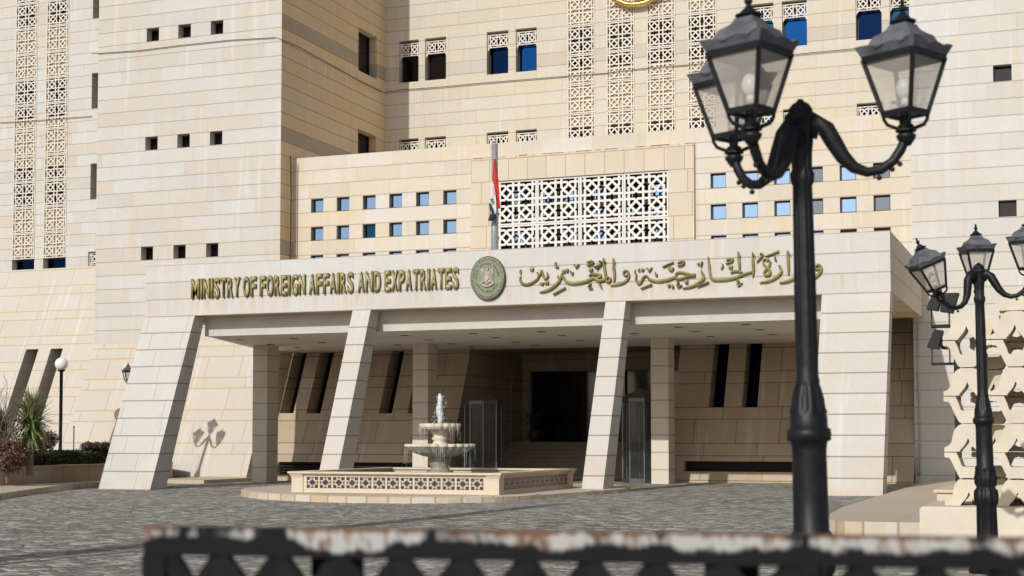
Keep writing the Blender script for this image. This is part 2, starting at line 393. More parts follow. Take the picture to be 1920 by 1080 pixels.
def tag(o, label=None, cat=None, group=None, kind=None):
    if label: o['label'] = label
    if cat: o['category'] = cat
    if group: o['group'] = group
    if kind: o['kind'] = kind
    return o
def empty(name, loc=(0, 0, 0), rz=0.0):
    o = bpy.data.objects.new(name, None); COL.objects.link(o); o.location = loc; o.rotation_euler = (0, 0, rz); o.empty_display_size = 0.3
    return o
def kids(o): return [c for c in bpy.data.objects if c.parent == o]
def copy_tree(o, parent=None):
    c = o.copy(); COL.objects.link(c)
    c.parent = parent
    for ch in kids(o): copy_tree(ch, c)
    return c
def child(o, parent, loc=(0, 0, 0), rot=(0, 0, 0), sc=(1, 1, 1)):
    """a copy of an object, sharing its mesh"""
    c = o.copy(); COL.objects.link(c); c.parent = parent; c.location = loc; c.rotation_euler = rot; c.scale = sc
    return c
def wall(mb, P, us, vs, holes, off):
    """a sheet P(u,v) with rectangular holes and reveals running along off"""
    cu = sorted(set(list(us) + [x for h in holes for x in h[:2] if us[0] < x < us[-1]]))
    cv = sorted(set(list(vs) + [x for h in holes for x in h[2:4] if vs[0] < x < vs[-1]]))
    for a, b in zip(cu, cu[1:]):
        for c, d in zip(cv, cv[1:]):
            mu, mv = (a + b) / 2, (c + d) / 2
            if any(h[0] < mu < h[1] and h[2] < mv < h[3] for h in holes): continue
            mb.quad(P(a, c), P(b, c), P(b, d), P(a, d))
    for h in holes:
        dd = Vector(h[4]) if len(h) > 4 else Vector(off)
        q = [Vector(P(h[0], h[2])), Vector(P(h[1], h[2])), Vector(P(h[1], h[3])), Vector(P(h[0], h[3]))]
        for i in range(4):
            j = (i + 1) % 4; mb.quad(q[i], q[j], q[j] + dd, q[i] + dd)

# ------------------------------------------------------------------ ground
mb = MB()
xs = [-400, -150, -80, -60] + [-52 + 2 * i for i in range(31)] + [20, 60, 150, 400]
ys = [-300, -100, -30, -5, 0, 5, 10, 15, 20] + [23 + 2 * i for i in range(20)] + [70, 100, 200, 500]
for x in xs: mb.add([(x, y, gz(x, y)) for y in ys])
n = len(ys)
for i in range(len(xs) - 1):
    for j in range(n - 1): mb.face((i * n + j, (i + 1) * n + j, (i + 1) * n + j + 1, i * n + j + 1))
tag(mb.build('ground', M['cobble']), kind='structure')

# ------------------------------------------------------------------ the ministry building
YT, YP, YM = 50.2, 51.25, 59.6        # front planes: towers, podium, main block
XL, XR = -28.6, -4.85                 # facing edges of the two towers
XTL = -37.15
MID = -16.75
SL = 0.45                             # batter of the foot walls
TOP = 27.0
H = empty('ministry_building', (MID, YT, 0))
tag(H, 'pale limestone ministry building of stepped blocks with pierced stone lattices and small windows', 'building')
def part(mb, name, mat, smooth=None):
    o = mb.build(name, mat, H, smooth)
    o.matrix_parent_inverse = Matrix.Translation(-H.location)
    return o
def sub(mb, name, mat, par, smooth=None):
    o = mb.build(name, mat, par, smooth)
    return o

# --- windows: frame (part) with pane and grille (sub-parts); built in world coordinates
def window(x0, x1, z0, z1, Y, pane, name='window', fw=0.05, mullion=False):
    mb = MB(); y0, y1 = Y - 0.06, Y - 0.004
    mb.box(x0, x0 + fw, y0, y1, z0, z1); mb.box(x1 - fw, x1, y0, y1, z0, z1)
    mb.box(x0 + fw, x1 - fw, y0, y1, z0, z0 + fw); mb.box(x0 + fw, x1 - fw, y0, y1, z1 - fw, z1)
    if mullion: mb.box((x0 + x1) / 2 - fw / 2, (x0 + x1) / 2 + fw / 2, y0, y1, z0 + fw, z1 - fw)
    o = part(mb, name, M['frame'])
    g = MB(); g.box(x0, x1, Y, Y + 0.03, z0, z1)
    sub(g, 'pane', pane, o)
    return o
def window_x(X, y0, y1, z0, z1, pane):
    mb = MB(); fw = 0.05; a, b = X + 0.004, X + 0.06
    mb.box(a, b, y0, y0 + fw, z0, z1); mb.box(a, b, y1 - fw, y1, z0, z1)
    mb.box(a, b, y0 + fw, y1 - fw, z0, z0 + fw); mb.box(a, b, y0 + fw, y1 - fw, z1 - fw, z1)
    o = part(mb, 'window', M['frame'])
    g = MB(); g.box(X - 0.03, X, y0, y1, z0, z1)
    sub(g, 'pane', pane, o)

# --- strapwork lattice
def ribbon(mb, pts, w, y0, y1):
    """a flat strap following pts in x,z between y0 (front) and y1"""
    L_, R_ = [], []
    for i, p in enumerate(pts):
        p = Vector((p[0], p[1])); ds = []
        if i: ds.append((p - Vector(pts[i - 1][:2])).normalized())
        if i < len(pts) - 1: ds.append((Vector(pts[i + 1][:2]) - p).normalized())
        ns = [Vector((-d.y, d.x)) for d in ds]
        nn = sum(ns, Vector((0, 0))).normalized(); k = 1 / max(0.3, nn.dot(ns[0]))
        ww = pts[i][2] if len(pts[i]) > 2 else w
        L_.append(p + nn * ww / 2 * k); R_.append(p - nn * ww / 2 * k)
    n = len(pts)
    a = mb.add([(q.x, y0, q.y) for q in L_]); b = mb.add([(q.x, y0, q.y) for q in R_])
    c = mb.add([(q.x, y1, q.y) for q in L_]); d = mb.add([(q.x, y1, q.y) for q in R_])
    for i in range(n - 1):
        mb.face((a + i, b + i, b + i + 1, a + i + 1)); mb.face((c + i + 1, d + i + 1, d + i, c + i))
        mb.face((a + i + 1, c + i + 1, c + i, a + i)); mb.face((b + i, d + i, d + i + 1, b + i + 1))
    mb.face((a, c, d, b)); mb.face((a + n - 1, b + n - 1, d + n - 1, c + n - 1))
def strap_cell(mb, cx, cz, s, w, th):
    o, i = 0.15, 0.60
    paths = ([(o, 1), (o, i), (i, o), (1, o)], [(0, o), (1 - i, o), (1 - o, i), (1 - o, 1)],
             [(1 - o, 0), (1 - o, 1 - i), (1 - i, 1 - o), (0, 1 - o)], [(1, 1 - o), (i, 1 - o), (o, 1 - i), (o, 0)])
    for k, pa in enumerate(paths):
        e = 0.006 * k
        ribbon(mb, [(cx + x * s, cz + z * s) for x, z in pa], w * s, -th + e, e * 0.7)
def lattice_mesh(name, nx, nz, S, border, w, th, mat):
    """nx by nz motifs in a frame; origin at the lower left corner, width nx*c + 2*border"""
    mb = MB(); W = nx * S + 2 * border; Hh = nz * S + 2 * border
    f = border
    mb.box(0, W, -th - 0.012, 0.03, 0, f); mb.box(0, W, -th - 0.012, 0.03, Hh - f, Hh)
    mb.box(0, f, -th - 0.012, 0.03, f, Hh - f); mb.box(W - f, W, -th - 0.012, 0.03, f, Hh - f)
    for a in range(nx):
        for b in range(nz): strap_cell(mb, f + a * S, f + b * S, S, w, th)
    o = mb.build(name, mat)
    return o, W, Hh
proto_panel, PW, PH = lattice_mesh('lattice_panel', 2, 2, 0.56, 0.045, 0.098, 0.045, M['lattice'])
big_panel, BW, BH = lattice_mesh('lattice_panel', 2, 2, 0.76, 0.058, 0.108, 0.07, M['lattice_white'])
val_panel, VW, VH = lattice_mesh('grille', 2, 1, 0.44, 0.03, 0.105, 0.035, M['lattice'])
# ends of the window grille hang lower
mbv = MB()
for x in (0.0, VW):
    s = 1 if x == 0 else -1
    mbv.prism([(x, 0.0), (x + s * 0.08, 0.0), (x, -0.13)], lambda p, k: (p[0], -0.052 + 0.07 * k, p[1] - 0.002))
tmp = mbv.build('grille', M['lattice'])
bm = bmesh.new(); bm.from_mesh(val_panel.data); bm.from_mesh(tmp.data); bm.to_mesh(val_panel.data); bm.free()
bpy.data.objects.remove(tmp)
used = set()
def panel(proto, x, Y, z, par, W, Hh, w0, h0):
    if proto.name not in used:
        used.add(proto.name); o = proto
        o.parent = par; o.location = (x, Y, z); o.scale = (W / w0, 1, Hh / h0)
    else: o = child(proto, par, (x, Y, z), (0, 0, 0), (W / w0, 1, Hh / h0))
    if par is H: o.matrix_parent_inverse = Matrix.Translation(-H.location)
    return o

# --- towers
tw_h = []
for zt, pxs in ((17.63, ((272, 295.3), (331.5, 355.3), (392.5, 416))), (13.19, ((272, 295.3), (332, 355.5), (393, 416.5))), (8.74, ((266.5, 289), (327, 350), (388, 411)))):
    for a, b in pxs:
        x0 = at_y(a, 300, YT).x; x1 = at_y(b, 300, YT).x
        tw_h.append((x0, x1, zt, zt + 0.54))
mb = MB()
wall(mb, lambda u, v: (u, YT, v), (XTL, XL), (5.4, TOP), tw_h, (0, 0.5, 0))
mb.quad((XTL, YT, 0), (XTL, YM, 0), (XTL, YM, TOP), (XTL, YT, TOP)); mb.quad((XTL, YT, TOP), (XL, YT, TOP), (XL, YM + 6, TOP), (XTL, YM + 6, TOP))
part(mb, 'tower_wall', M['tower'])
for h in tw_h: window(h[0], h[1], h[2], h[3], YT + 0.42, M['glass_black'], fw=0.03)
ts_h = []
for zb in (17.48, 13.03, 21.93):
    y0 = at_x(672, 100, XL).y; y1 = at_x(706.4, 100, XL).y
    ts_h.append((y0, y1, zb, zb + 1.9))
mb = MB(); wall(mb, lambda u, v: (XL, u, v), (YT, YM), (0, TOP), ts_h, (-0.45, 0, 0))
part(mb, 'tower_wall', M['side'])
for h in ts_h: window_x(XL - 0.42, h[0], h[1], h[2], h[3], M['glass_black'])
# far tower
XRR = 6.0
rt_h = []
for pxs, zb in (((1863, 1898), 13.19), ((1869, 1903), 8.75), ((1863, 1898), 17.63)):
    rt_h.append((at_y(pxs[0], 200, YT).x, at_y(pxs[1], 200, YT).x, zb, zb + 0.54))
mb = MB(); wall(mb, lambda u, v: (u, YT, v), (XR, XRR), (0, TOP), rt_h, (0, 0.5, 0))
mb.quad((XR, YT, 0), (XR, YM, 0), (XR, YM, TOP), (XR, YT, TOP)); mb.quad((XRR, YT, 0), (XRR, YM, 0), (XRR, YM, TOP), (XRR, YT, TOP))
mb.quad((XR, YT, TOP), (XRR, YT, TOP), (XRR, YM, TOP), (XR, YM, TOP))
part(mb, 'tower_wall', M['tower_white'])
for h in rt_h: window(h[0], h[1], h[2], h[3], YT + 0.3, M['glass_black'], fw=0.03)

# --- main block
CW = 1.236
LX = [-20.0, -18.25, -16.5 + 0.02, -14.72]           # four lattice strips
WX = [(-27.96, -27.0), (-26.69, -25.67), (-23.73, -22.72), (-22.37, -21.40)]
WXR = [(2 * MID - b, 2 * MID - a) for a, b in WX]
mn_h = []; wins = []
panes = {0: 'glass_black', 1: 'glass_black', 2: 'glass_navy', 3: 'glass_deep'}
panesR = {3: 'glass_teal', 2: 'glass_deep', 1: 'glass_navy', 0: 'glass_teal'}
for fl, zb in enumerate((8.58, 13.03, 17.48, 21.93)):
    for k, (a, b) in enumerate(WX): wins.append((a, b, zb, zb + 1.9, panes[k]))
    for k, (a, b) in enumerate(WXR): wins.append((a, b, zb, zb + 1.9, panesR[k]))
mn_h = [(a, b, c, d) for a, b, c, d, _ in wins]
for x in LX: mn_h.append((x, x + CW, 9.0, 25.6))
mb = MB(); wall(mb, lambda u, v: (u, YM, v), (XL, XR), (6, TOP), mn_h, (0, 0.45, 0))
mb.quad((XL, YM, TOP), (XR, YM, TOP), (XR, YM + 6, TOP), (XL, YM + 6, TOP))
part(mb, 'main_wall', M['main'])
for a, b, c, d, g in wins:
    if c < 10: continue
    o = window(a, b, c, d, YM + 0.40, M[g], fw=0.06)
    panel(val_panel, a + 0.015, YM + 0.16, d - 0.075 - 0.62, o, b - a - 0.03, 0.58, VW, VH)
# strip backing: spandrels and dark glazing
for x in LX:
    for k in range(-1, 3):
        zb = 13.0 + 4.43 * k
        g = MB(); g.quad((x, YM + 0.40, zb - 0.08), (x + CW, YM + 0.40, zb - 0.08), (x + CW, YM + 0.40, zb + 1.87), (x, YM + 0.40, zb + 1.87)); part(g, 'strip_glazing', M['glass_black'])
        mb = MB(); mb.box(x, x + CW, YM + 0.10, YM + 0.44, zb + 1.87, zb + 4.35); part(mb, 'spandrel', M['spandrel'])
for x in LX:
    for k in range(-1, 9):
        z = 14.17 + 1.268 * k
        if z + 1.268 < 12.3: continue
        panel(proto_panel, x + 0.008, YM + 0.035, z + 0.012, H, CW - 0.016, 1.244, PW, PH)

# --- recessed wing beyond the tower
WL = -60.0
lat_x = [(-49.07, -47.72), (-47.2, -45.85)]
wg_h = [(a, b, 9.9, 25.9) for a, b in lat_x]
vs_x = (at_y(172.3, 150, YM).x, at_y(172.3, 150, YM).x + 1.0)
for zb in (17.48, 13.03, 21.93): wg_h.append((vs_x[0], vs_x[1], zb + 0.15, zb + 1.9))
wg_h.append((at_y(165, 480, YM).x, at_y(165, 480, YM).x + 1.0, 9.92, 10.62))
mb = MB(); wall(mb, lambda u, v: (u, YM, v), (WL, XTL), (9.9, TOP), wg_h, (0, 0.6, 0))
mb.quad((WL, YM, TOP), (XTL, YM, TOP), (XTL, YM + 6, TOP), (WL, YM + 6, TOP))
part(mb, 'wing_wall', M['tower'])
for h in wg_h[2:5]: window(h[0], h[1], h[2], h[3], YM + 0.55, M['glass_black'])
h = wg_h[5]; o = window(h[0], h[1], h[2], h[3], YM + 0.35, M['glass_black']); panel(val_panel, h[0] + 0.02, YM + 0.16, h[2] + 0.05, o, h[1] - h[0] - 0.04, 0.6, VW, VH)
for a, b in lat_x:
    for k in range(4):
        zb = 8.55 + 4.45 * k
        g = MB(); g.quad((a, YM + 0.5, zb), (b, YM + 0.5, zb), (b, YM + 0.5, zb + 2.0), (a, YM + 0.5, zb + 2.0)); part(g, 'strip_glazing', M['glass_black'])
        mb = MB(); mb.box(a, b, YM + 0.10, YM + 0.55, zb + 2.0, zb + 4.45); part(mb, 'spandrel', M['spandrel'])
    for k in range(12):
        panel(proto_panel, a + 0.01, YM + 0.035, 10.42 + 1.282 * k, H, b - a - 0.02, 1.262, PW, PH)
    window(a, b, 9.9, 10.41, YM + 0.42, M['glass_navy'])
YW0 = YM - 9.9 * SL
ws = []
for a, b in ((50, 73.5), (96.5, 119)):
    p, q = at_y(a, 655, 57.8), at_y(b, 655, 57.8)
    ws.append((p.x, q.x, 1.2, 5.82))
mb = MB(); wall(mb, lambda u, v: (u, YW0 + v * SL, v), (WL, XTL), (-0.2, 9.9), ws, (0, 1.2, 0))
part(mb, 'battered_wall', M['batter'])
for a, b, c, d in ws:
    g = MB(); P = lambda u, v: (u, YW0 + v * SL + 1.15, v)
    g.quad(P(a, c), P(b, c), P(b, d), P(a, d)); part(g, 'slit_window', M['glass_black'])

# --- battered foot wall and the back wall of the entrance
YB0 = YT - 5.4 * SL                   # foot of the tower batter
YI0 = 49.55                           # foot of the wall behind the canopy
BWL = lambda u, v: (u, YB0 + v * SL, v)
YIL = 48.9
BWI = lambda u, v: (u, YI0 + v * SL, v)
BWJ = lambda u, v: (u, YIL + v * SL, v)
XE0, XE1 = -21.0, -13.1
def bx(px, py, y0=YI0):
    d = ray(px, py)                              # hits the battered plane
    t = (y0 + CAMZ * SL) / (d.y - d.z * SL); return d.x * t, CAMZ + d.z * t
mb = MB(); wall(mb, BWL, (XTL, XL), (-0.2, 5.4), [], (0, 0.9, 0))
mb.quad((XL, YB0 - 0.09, -0.2), (XL, YT - 0.003, -0.2), (XL, YT - 0.003, 5.39)); part(mb, 'battered_wall', M['batter'])
lh = []
for a, b in ((524, 550), (574, 601), (710, 735), (764, 789)):
    x0, z0 = bx(a, 775, YIL); x1, _ = bx(b, 775, YIL); lh.append((max(x0, XL + 0.06), x1, z0, 5.2))
lh.append((bx(519, 880, YIL)[0], XE0 - 0.3, 0.18, 0.70))
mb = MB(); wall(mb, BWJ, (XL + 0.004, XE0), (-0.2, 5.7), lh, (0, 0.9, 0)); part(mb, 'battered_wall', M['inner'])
rh = []
for a, b in ((1328, 1357), (1390, 1420)):
    x0, z0 = bx(a, 764); x1, _ = bx(b, 764); rh.append((x0, x1, z0, 5.2))
rh.append((bx(1282, 878)[0], -5.9, 0.45, 0.80))
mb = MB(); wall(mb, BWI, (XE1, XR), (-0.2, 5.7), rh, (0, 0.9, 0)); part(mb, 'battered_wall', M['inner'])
for (a, b, c, d) in lh[:4] + rh[:2]:
    g = MB(); yy = YI0 if a > XE1 - 0.1 else YIL; P = lambda u, v: (u, yy + v * SL + 0.8, v)
    g.quad(P(a, c), P(b, c), P(b, d), P(a, d)); part(g, 'slit_window', M['glass_navy'] if a > XE1 - 0.1 else M['glass_black'])
for (a, b, c, d) in (lh[4], rh[2]):
    g = MB(); YV = YI0 if a > XE1 - 0.1 else YIL
    for k in range(5):
        z = c + 0.03 + k * (d - c) / 5
        g.box(a, b, YV + c * SL + 0.35, YV + c * SL + 0.46, z, z + 0.035)
    g.quad((a, YV + 0.85, c), (b, YV + 0.85, c), (b, YV + 0.9, d), (a, YV + 0.9, d))
    part(g, 'vent_louver', M['louver'])
# recess
YE = 56.7
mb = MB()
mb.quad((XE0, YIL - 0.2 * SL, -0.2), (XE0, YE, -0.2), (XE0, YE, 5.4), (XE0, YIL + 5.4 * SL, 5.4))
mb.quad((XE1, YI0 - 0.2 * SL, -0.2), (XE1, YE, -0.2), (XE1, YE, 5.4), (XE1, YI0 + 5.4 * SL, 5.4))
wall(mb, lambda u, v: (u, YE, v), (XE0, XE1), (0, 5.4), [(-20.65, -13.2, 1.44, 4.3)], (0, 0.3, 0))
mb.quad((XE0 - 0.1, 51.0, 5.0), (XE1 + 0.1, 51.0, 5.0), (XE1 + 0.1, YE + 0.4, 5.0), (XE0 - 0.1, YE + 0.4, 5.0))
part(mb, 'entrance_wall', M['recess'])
mb = MB()
for k in range(9):
    y = 52.9 + 0.28 * k
    mb.box(XE0 + 0.01, XE1 - 0.01, y, YE - 0.01, 0.05 + 0.155 * k, 0.05 + 0.155 * (k + 1) - 0.002)
part(mb, 'entrance_steps', M['step'])
mb = MB(); mb.quad((-20.65, YE + 0.28, 1.44), (-13.2, YE + 0.28, 1.44), (-13.2, YE + 0.28, 4.3), (-20.65, YE + 0.28, 4.3))
d0 = part(mb, 'glass_door', M['glass_black'])
mb = MB()
for x in (-20.65, -18.45, -16.7, -14.95, -13.28):
    mb = MB(); mb.box(x, x + 0.06, YE + 0.19, YE + 0.27, 1.44, 4.3); sub(mb, 'door_frame', M['dark'], d0)
pass

# --- podium
pd_h = []; pw = []
gl = [['glass_sky'] * 6, ['glass_sky', 'glass_sky', 'glass_teal', 'glass_sky', 'glass_sky', 'glass_sky'], ['glass_sky'] * 6]
gr = [['glass_sky', 'glass_sky', 'glass_sky', 'glass_grey', 'glass_sky', 'glass_grey'], ['glass_sky', 'glass_sky', 'glass_sky', 'glass_grey', 'glass_sky', 'glass_grey'], ['glass_sky', 'glass_sky', 'glass_sky', 'glass_sky', 'glass_black', 'glass_black']]
for r in range(3):
    zb = 10.43 - 1.112 * r
    for c in range(6):
        a = -27.83 + 1.13 * c
        pw.append((a, a + 0.55, zb, zb + 0.54, gl[r][c]))
        a = -11.86 + 1.13 * c
        pw.append((a, a + 0.56, zb, zb + 0.54, gr[r][c]))
pd_h = [p[:4] for p in pw] + [(-20.9, -12.5, 7.6, 12.0)]
mb = MB(); wall(mb, lambda u, v: (u, YP, v), (XL, XR), (7.0, 12.63), pd_h, (0, 0.22, 0))
mb.quad((XL, YP, 12.63), (XR, YP, 12.63), (XR, YM, 12.63), (XL, YM, 12.63))
part(mb, 'podium_wall', M['podium'])
for a, b, c, d, g in pw: window(a, b, c, d, YP + 0.20, M[g], fw=0.045)
# raised panel with the big lattice
mb = MB()
wall(mb, lambda u, v: (u, YP - 0.16, v), (-20.97, -12.42), (7.6, 12.1), [(-20.03, -13.36, 7.0, 11.17)], (0, 0.5, 0))
mb.box(-20.97, -20.93, YP - 0.157, YP - 0.002, 7.6, 12.098); mb.box(-12.46, -12.42, YP - 0.157, YP - 0.002, 7.6, 12.098)
mb.quad((-20.97, YP - 0.16, 12.1), (-12.42, YP - 0.16, 12.1), (-12.42, YP, 12.1), (-20.97, YP, 12.1))
part(mb, 'panel_surround', M['panel'])
# hidden steel angle rusting along the top of the surround
mb = MB()
x = -20.9
while x < -12.6:
    l = rnd.uniform(0.15, 0.9)
    if rnd.random() < 0.7: mb.box(x, min(-12.45, x + l), YP - 0.168, YP - 0.161, 12.065, 12.065 + rnd.uniform(0.012, 0.03))
    x += l + rnd.uniform(0.02, 0.25)
part(mb, 'rusty_angle', plain('rusty_steel', (0.28, 0.10, 0.05), 0.9, var=0.3))
for i in range(4):
    for j in range(2):
        panel(big_panel, -20.03 + i * 1.6675 + 0.006, YP - 0.02, 9.505 - 1.668 * j, H, 1.656, 1.656, BW, BH)
mb = MB(); g2 = MB()
mb.quad((-20.1, YP + 0.75, 7.2), (-13.3, YP + 0.75, 7.2), (-13.3, YP + 0.75, 11.3), (-20.1, YP + 0.75, 11.3))
part(mb, 'hall_glazing', M['glass_black'])
for i in range(6):
    for j in range(5):
        if rnd.random() < 0.86:
            x = -19.9 + i * 1.12; z = 7.3 + j * 0.78
            g2 = MB(); g2.box(x, x + rnd.uniform(0.5, 0.8), YP + 0.70, YP + 0.72, z, z + rnd.uniform(0.35, 0.5)); part(g2, 'hall_reflection', M['glass_sky'])  # scattered blue mirror pieces stand in for broken sky reflections

# ------------------------------------------------------------------ entrance canopy
YF = 41.07; ZB, ZT, ZC = 5.55, 7.235, 4.93
Y0P = 38.7
XA, XB = -28.42, -4.55
K = empty('entrance_canopy', (MID, YF, 0))
tag(K, 'deep white limestone entrance canopy on slanting stone piers with lettering on its fascia', 'canopy')
def kpart(mb, name, mat, smooth=None):
    o = mb.build(name, mat, K, smooth); o.matrix_parent_inverse = Matrix.Translation(-K.location); return o
mb = MB()
mb.quad((XA, YF, ZB), (XB, YF, ZB), (XB, YF, ZT), (XA, YF, ZT)); mb.quad((XA, YF, ZT), (XB, YF, ZT), (XB, YT - 0.003, ZT), (XA, YT - 0.003, ZT))
mb.quad((XL + 0.01, YT - 0.003, ZT - 0.01), (XR - 0.01, YT - 0.003, ZT - 0.01), (XR - 0.01, YP + 0.3, ZT - 0.01), (XL + 0.01, YP + 0.3, ZT - 0.01))
mb.quad((XA, YF, ZB), (XA, YT - 0.003, ZB), (XA, YT - 0.003, ZT), (XA, YF, ZT))
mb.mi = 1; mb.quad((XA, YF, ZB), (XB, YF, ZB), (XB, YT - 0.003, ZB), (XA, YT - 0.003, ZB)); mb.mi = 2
mb.quad((XB, YF, ZB), (XB, YT - 0.003, ZB), (XB, YT - 0.003, ZT), (XB, YF, ZT))
kpart(mb, 'fascia', [M['fascia'], M['soffit'], stone('canopy_end_limestone', (0.62, 0.55, 0.46), (0.58, 0.50, 0.41), h=0.56, z0=5.55, L=3, vv=0.1, seed=21)])
mb = MB(); mb.prism([(-26.55, 41.89), (-6.42, 41.89), (-6.42, 51.9), (-28.3, 51.9), (-28.3, 47.6)], lambda p, k: (p[0], p[1], ZC if k == 0 else ZB - 0.003))
cl = kpart(mb, 'ceiling', M['ceiling'])
mb = MB(); mb.box(-26.58, -6.40, 41.78, 41.886, ZC - 0.004, ZB - 0.003); kpart(mb, 'beam', plain('beam_limestone', (0.56, 0.53, 0.475), 0.85, var=0.06, vscale=1.5))
dots = [(400 + x / 2.7, 580 + y / 2.7) for x, y in ((138, 154), (287, 177), (407, 148), (548, 168), (423, 193), (967, 132), (935, 180), (1090, 154), (1202, 174), (1317, 122), (1428, 143), (1530, 165), (1307, 190), (1625, 182), (1660, 113))]
dots += [(900 + x / 2.7, 580 + y / 2.7) for x, y in ((417, 133), (507, 156), (783, 123), (1008, 90), (1090, 113), (1166, 137), (1344, 77), (1415, 103), (1480, 128))]
for i, (px, py) in enumerate(dots):
    p = at_z(px, py, ZC)
    if i == 0:
        mb = MB(); mb.lathe([(0.15, 0), (0.15, -0.008), (0.12, -0.009)], n=14)
        dl = mb.build('downlight', M['dark'], cl); dl.location = p
    else: child(dl, cl, p)
def pier(x0, x1, d0, d1, mat, name, zb=0.0):
    """front face leans: foot at Y0P, head at YF"""
    mb = MB(); s = (YF - Y0P) / ZB; bx_ = 0.0
    yb = Y0P + s * zb
    z1 = ZB - 0.003
    mb.hexa([(x0, yb, zb), (x1, yb, zb), (x1, yb + d0, zb), (x0, yb + d0, zb), (x0, YF, z1), (x1, YF, z1), (x1, YF + d1, z1), (x0, YF + d1, z1)])
    kpart(mb, name, mat)
pier(-28.42, -26.52, 0.85, 0.6, M['pier'], 'pier', -0.05)
pier(-20.82, -20.2, 1.0, 0.6, M['pier_single'], 'pier', 0.0)
pier(-12.63, -12.02, 1.0, 0.6, M['pier_single'], 'pier', 0.0)
pier(-6.40, -4.56, 0.85, 0.6, M['pier_single'], 'pier', -0.05)
for x0, yc in ((-27.62, 46.6), (-21.8, 47.7), (-13.1, 47.7), (-7.2, 47.7)):
    mb = MB(); mb.box(x0, x0 + 0.59, yc, yc + 0.8, -0.05, ZC - 0.003); kpart(mb, 'column', M['column'])

# ------------------------------------------------------------------ lettering
YS = YF - 0.015
def charmesh(ch):
    c = bpy.data.curves.new('letter', 'FONT'); c.body = ch; c.size = 1.0; c.extrude = 0.0; c.offset = 0.03; c.resolution_u = 4
    o = bpy.data.objects.new('letter', c); COL.objects.link(o)
    bpy.context.view_layer.update()
    me = bpy.data.meshes.new_from_object(o.evaluated_get(bpy.context.evaluated_depsgraph_get()))
    bpy.data.objects.remove(o); bpy.data.curves.remove(c)
    xs_ = [v.co.x for v in me.vertices]; ys_ = [v.co.y for v in me.vertices]
    return me, min(xs_), max(xs_), min(ys_), max(ys_)
_cc = {}
def letter(ch, x0, x1, z0, z1, Y, depth, parent, mats, name='letter'):
    """a raised capital letter filling x0..x1, z0..z1"""
    if ch not in _cc: _cc[ch] = charmesh(ch)
    me, a, b, c, d = _cc[ch]
    bm = bmesh.new(); bm.from_mesh(me)
    sx, sz = (x1 - x0) / (b - a), (z1 - z0) / (d - c)
    for v in bm.verts: v.co = Vector((x0 + (v.co.x - a) * sx, Y, z0 + (v.co.y - c) * sz))
    for f in bm.faces: f.material_index = 0
    geom = bmesh.ops.extrude_face_region(bm, geom=bm.faces[:])
    nv = [g_ for g_ in geom['geom'] if isinstance(g_, bmesh.types.BMVert)]
    for v in nv: v.co.y -= depth
    bm.normal_update()
    for f in bm.faces: f.material_index = 0 if abs(f.normal.y) > 0.7 else 1
    m2 = bpy.data.meshes.new(name); bm.to_mesh(m2); bm.free()
    for m in mats: m2.materials.append(m)
    o = bpy.data.objects.new(name, m2); COL.objects.link(o); o.parent = parent
    return o
S1 = empty('sign', (0, 0, 0)); tag(S1, 'raised gilt letters reading MINISTRY OF FOREIGN AFFAIRS AND EXPATRIATES on the canopy fascia', 'sign')
words = (('MINISTRY', 357.5, 448.5), ('OF', 454.5, 479), ('FOREIGN', 486, 571), ('AFFAIRS', 578.5, 661.5), ('AND', 670, 712.5), ('EXPATRIATES', 720, 859))
wd = {'I': 0.36, 'M': 1.35, 'N': 1.05, 'O': 1.12, 'G': 1.1}
zt_, zb_ = 6.74, 6.09
for wname, a, b in words:
    xa, xb = at_y(a, 530, YF - 0.1).x, at_y(b, 530, YF - 0.1).x
    ws_ = [wd.get(c, 0.95) for c in wname]; gap = 0.17
    tot = sum(ws_) + gap * (len(ws_) - 1); u = (xb - xa) / tot; x = xa
    for c, w_ in zip(wname, ws_):
        e = 0.012 if c in 'OGS' else 0
        letter(c, x, x + w_ * u, zb_ - e, zt_ + e, YF - 0.03, 0.05, S1, [M['gold'], M['gold_edge']])
        x += (w_ + gap) * u

# Arabic calligraphy: strokes traced as nib paths (x, y, nib width)
def cr(pts, n=5):
    out = []
    P_ = [pts[0]] + list(pts) + [pts[-1]]
    for i in range(1, len(P_) - 2):
        p0, p1, p2, p3 = P_[i - 1:i + 3]
        for k in range(n):
            t = k / n
            out.append(tuple(0.5 * ((2 * b) + (c - a) * t + (2 * a - 5 * b + 4 * c - d) * t * t + (-a + 3 * b - 3 * c + d) * t ** 3) for a, b, c, d in zip(p0, p1, p2, p3)))
    out.append(tuple(pts[-1])); return out
def nib(mb, pts, Y, raised=0.05, base=0.09, e=0.0):
    """a pillowed stroke: flat rim, raised spine, dark sides"""
    n = len(pts); ring = []
    for i in range(n):
        x, z, w_ = pts[i]
        a = Vector(pts[max(0, i - 1)][:2]); b = Vector(pts[min(n - 1, i + 1)][:2])
        d = (b - a); d = d.normalized() if d.length > 1e-6 else Vector((1, 0)); nn = Vector((-d.y, d.x)) * w_ / 2
        L_ = Vector((x, z)) + nn; R_ = Vector((x, z)) - nn
        ring.append(mb.add([(L_.x, Y, L_.y), (L_.x, Y - base - e, L_.y), (x, Y - base - raised - e, z), (R_.x, Y - base - e, R_.y), (R_.x, Y, R_.y)]))
    for a, b in zip(ring, ring[1:]):
        for k in range(4):
            mb.mi = 1 if k in (0, 3) else 0
            mb.face((a + k, b + k, b + k + 1, a + k + 1))
    mb.mi = 1
    for r in (ring[0], ring[-1]): mb.face((r, r + 1, r + 2, r + 3, r + 4))
S2 = empty('sign', (0, 0, 0)); tag(S2, 'raised gilt Arabic calligraphy reading the ministry name on the canopy fascia', 'sign')
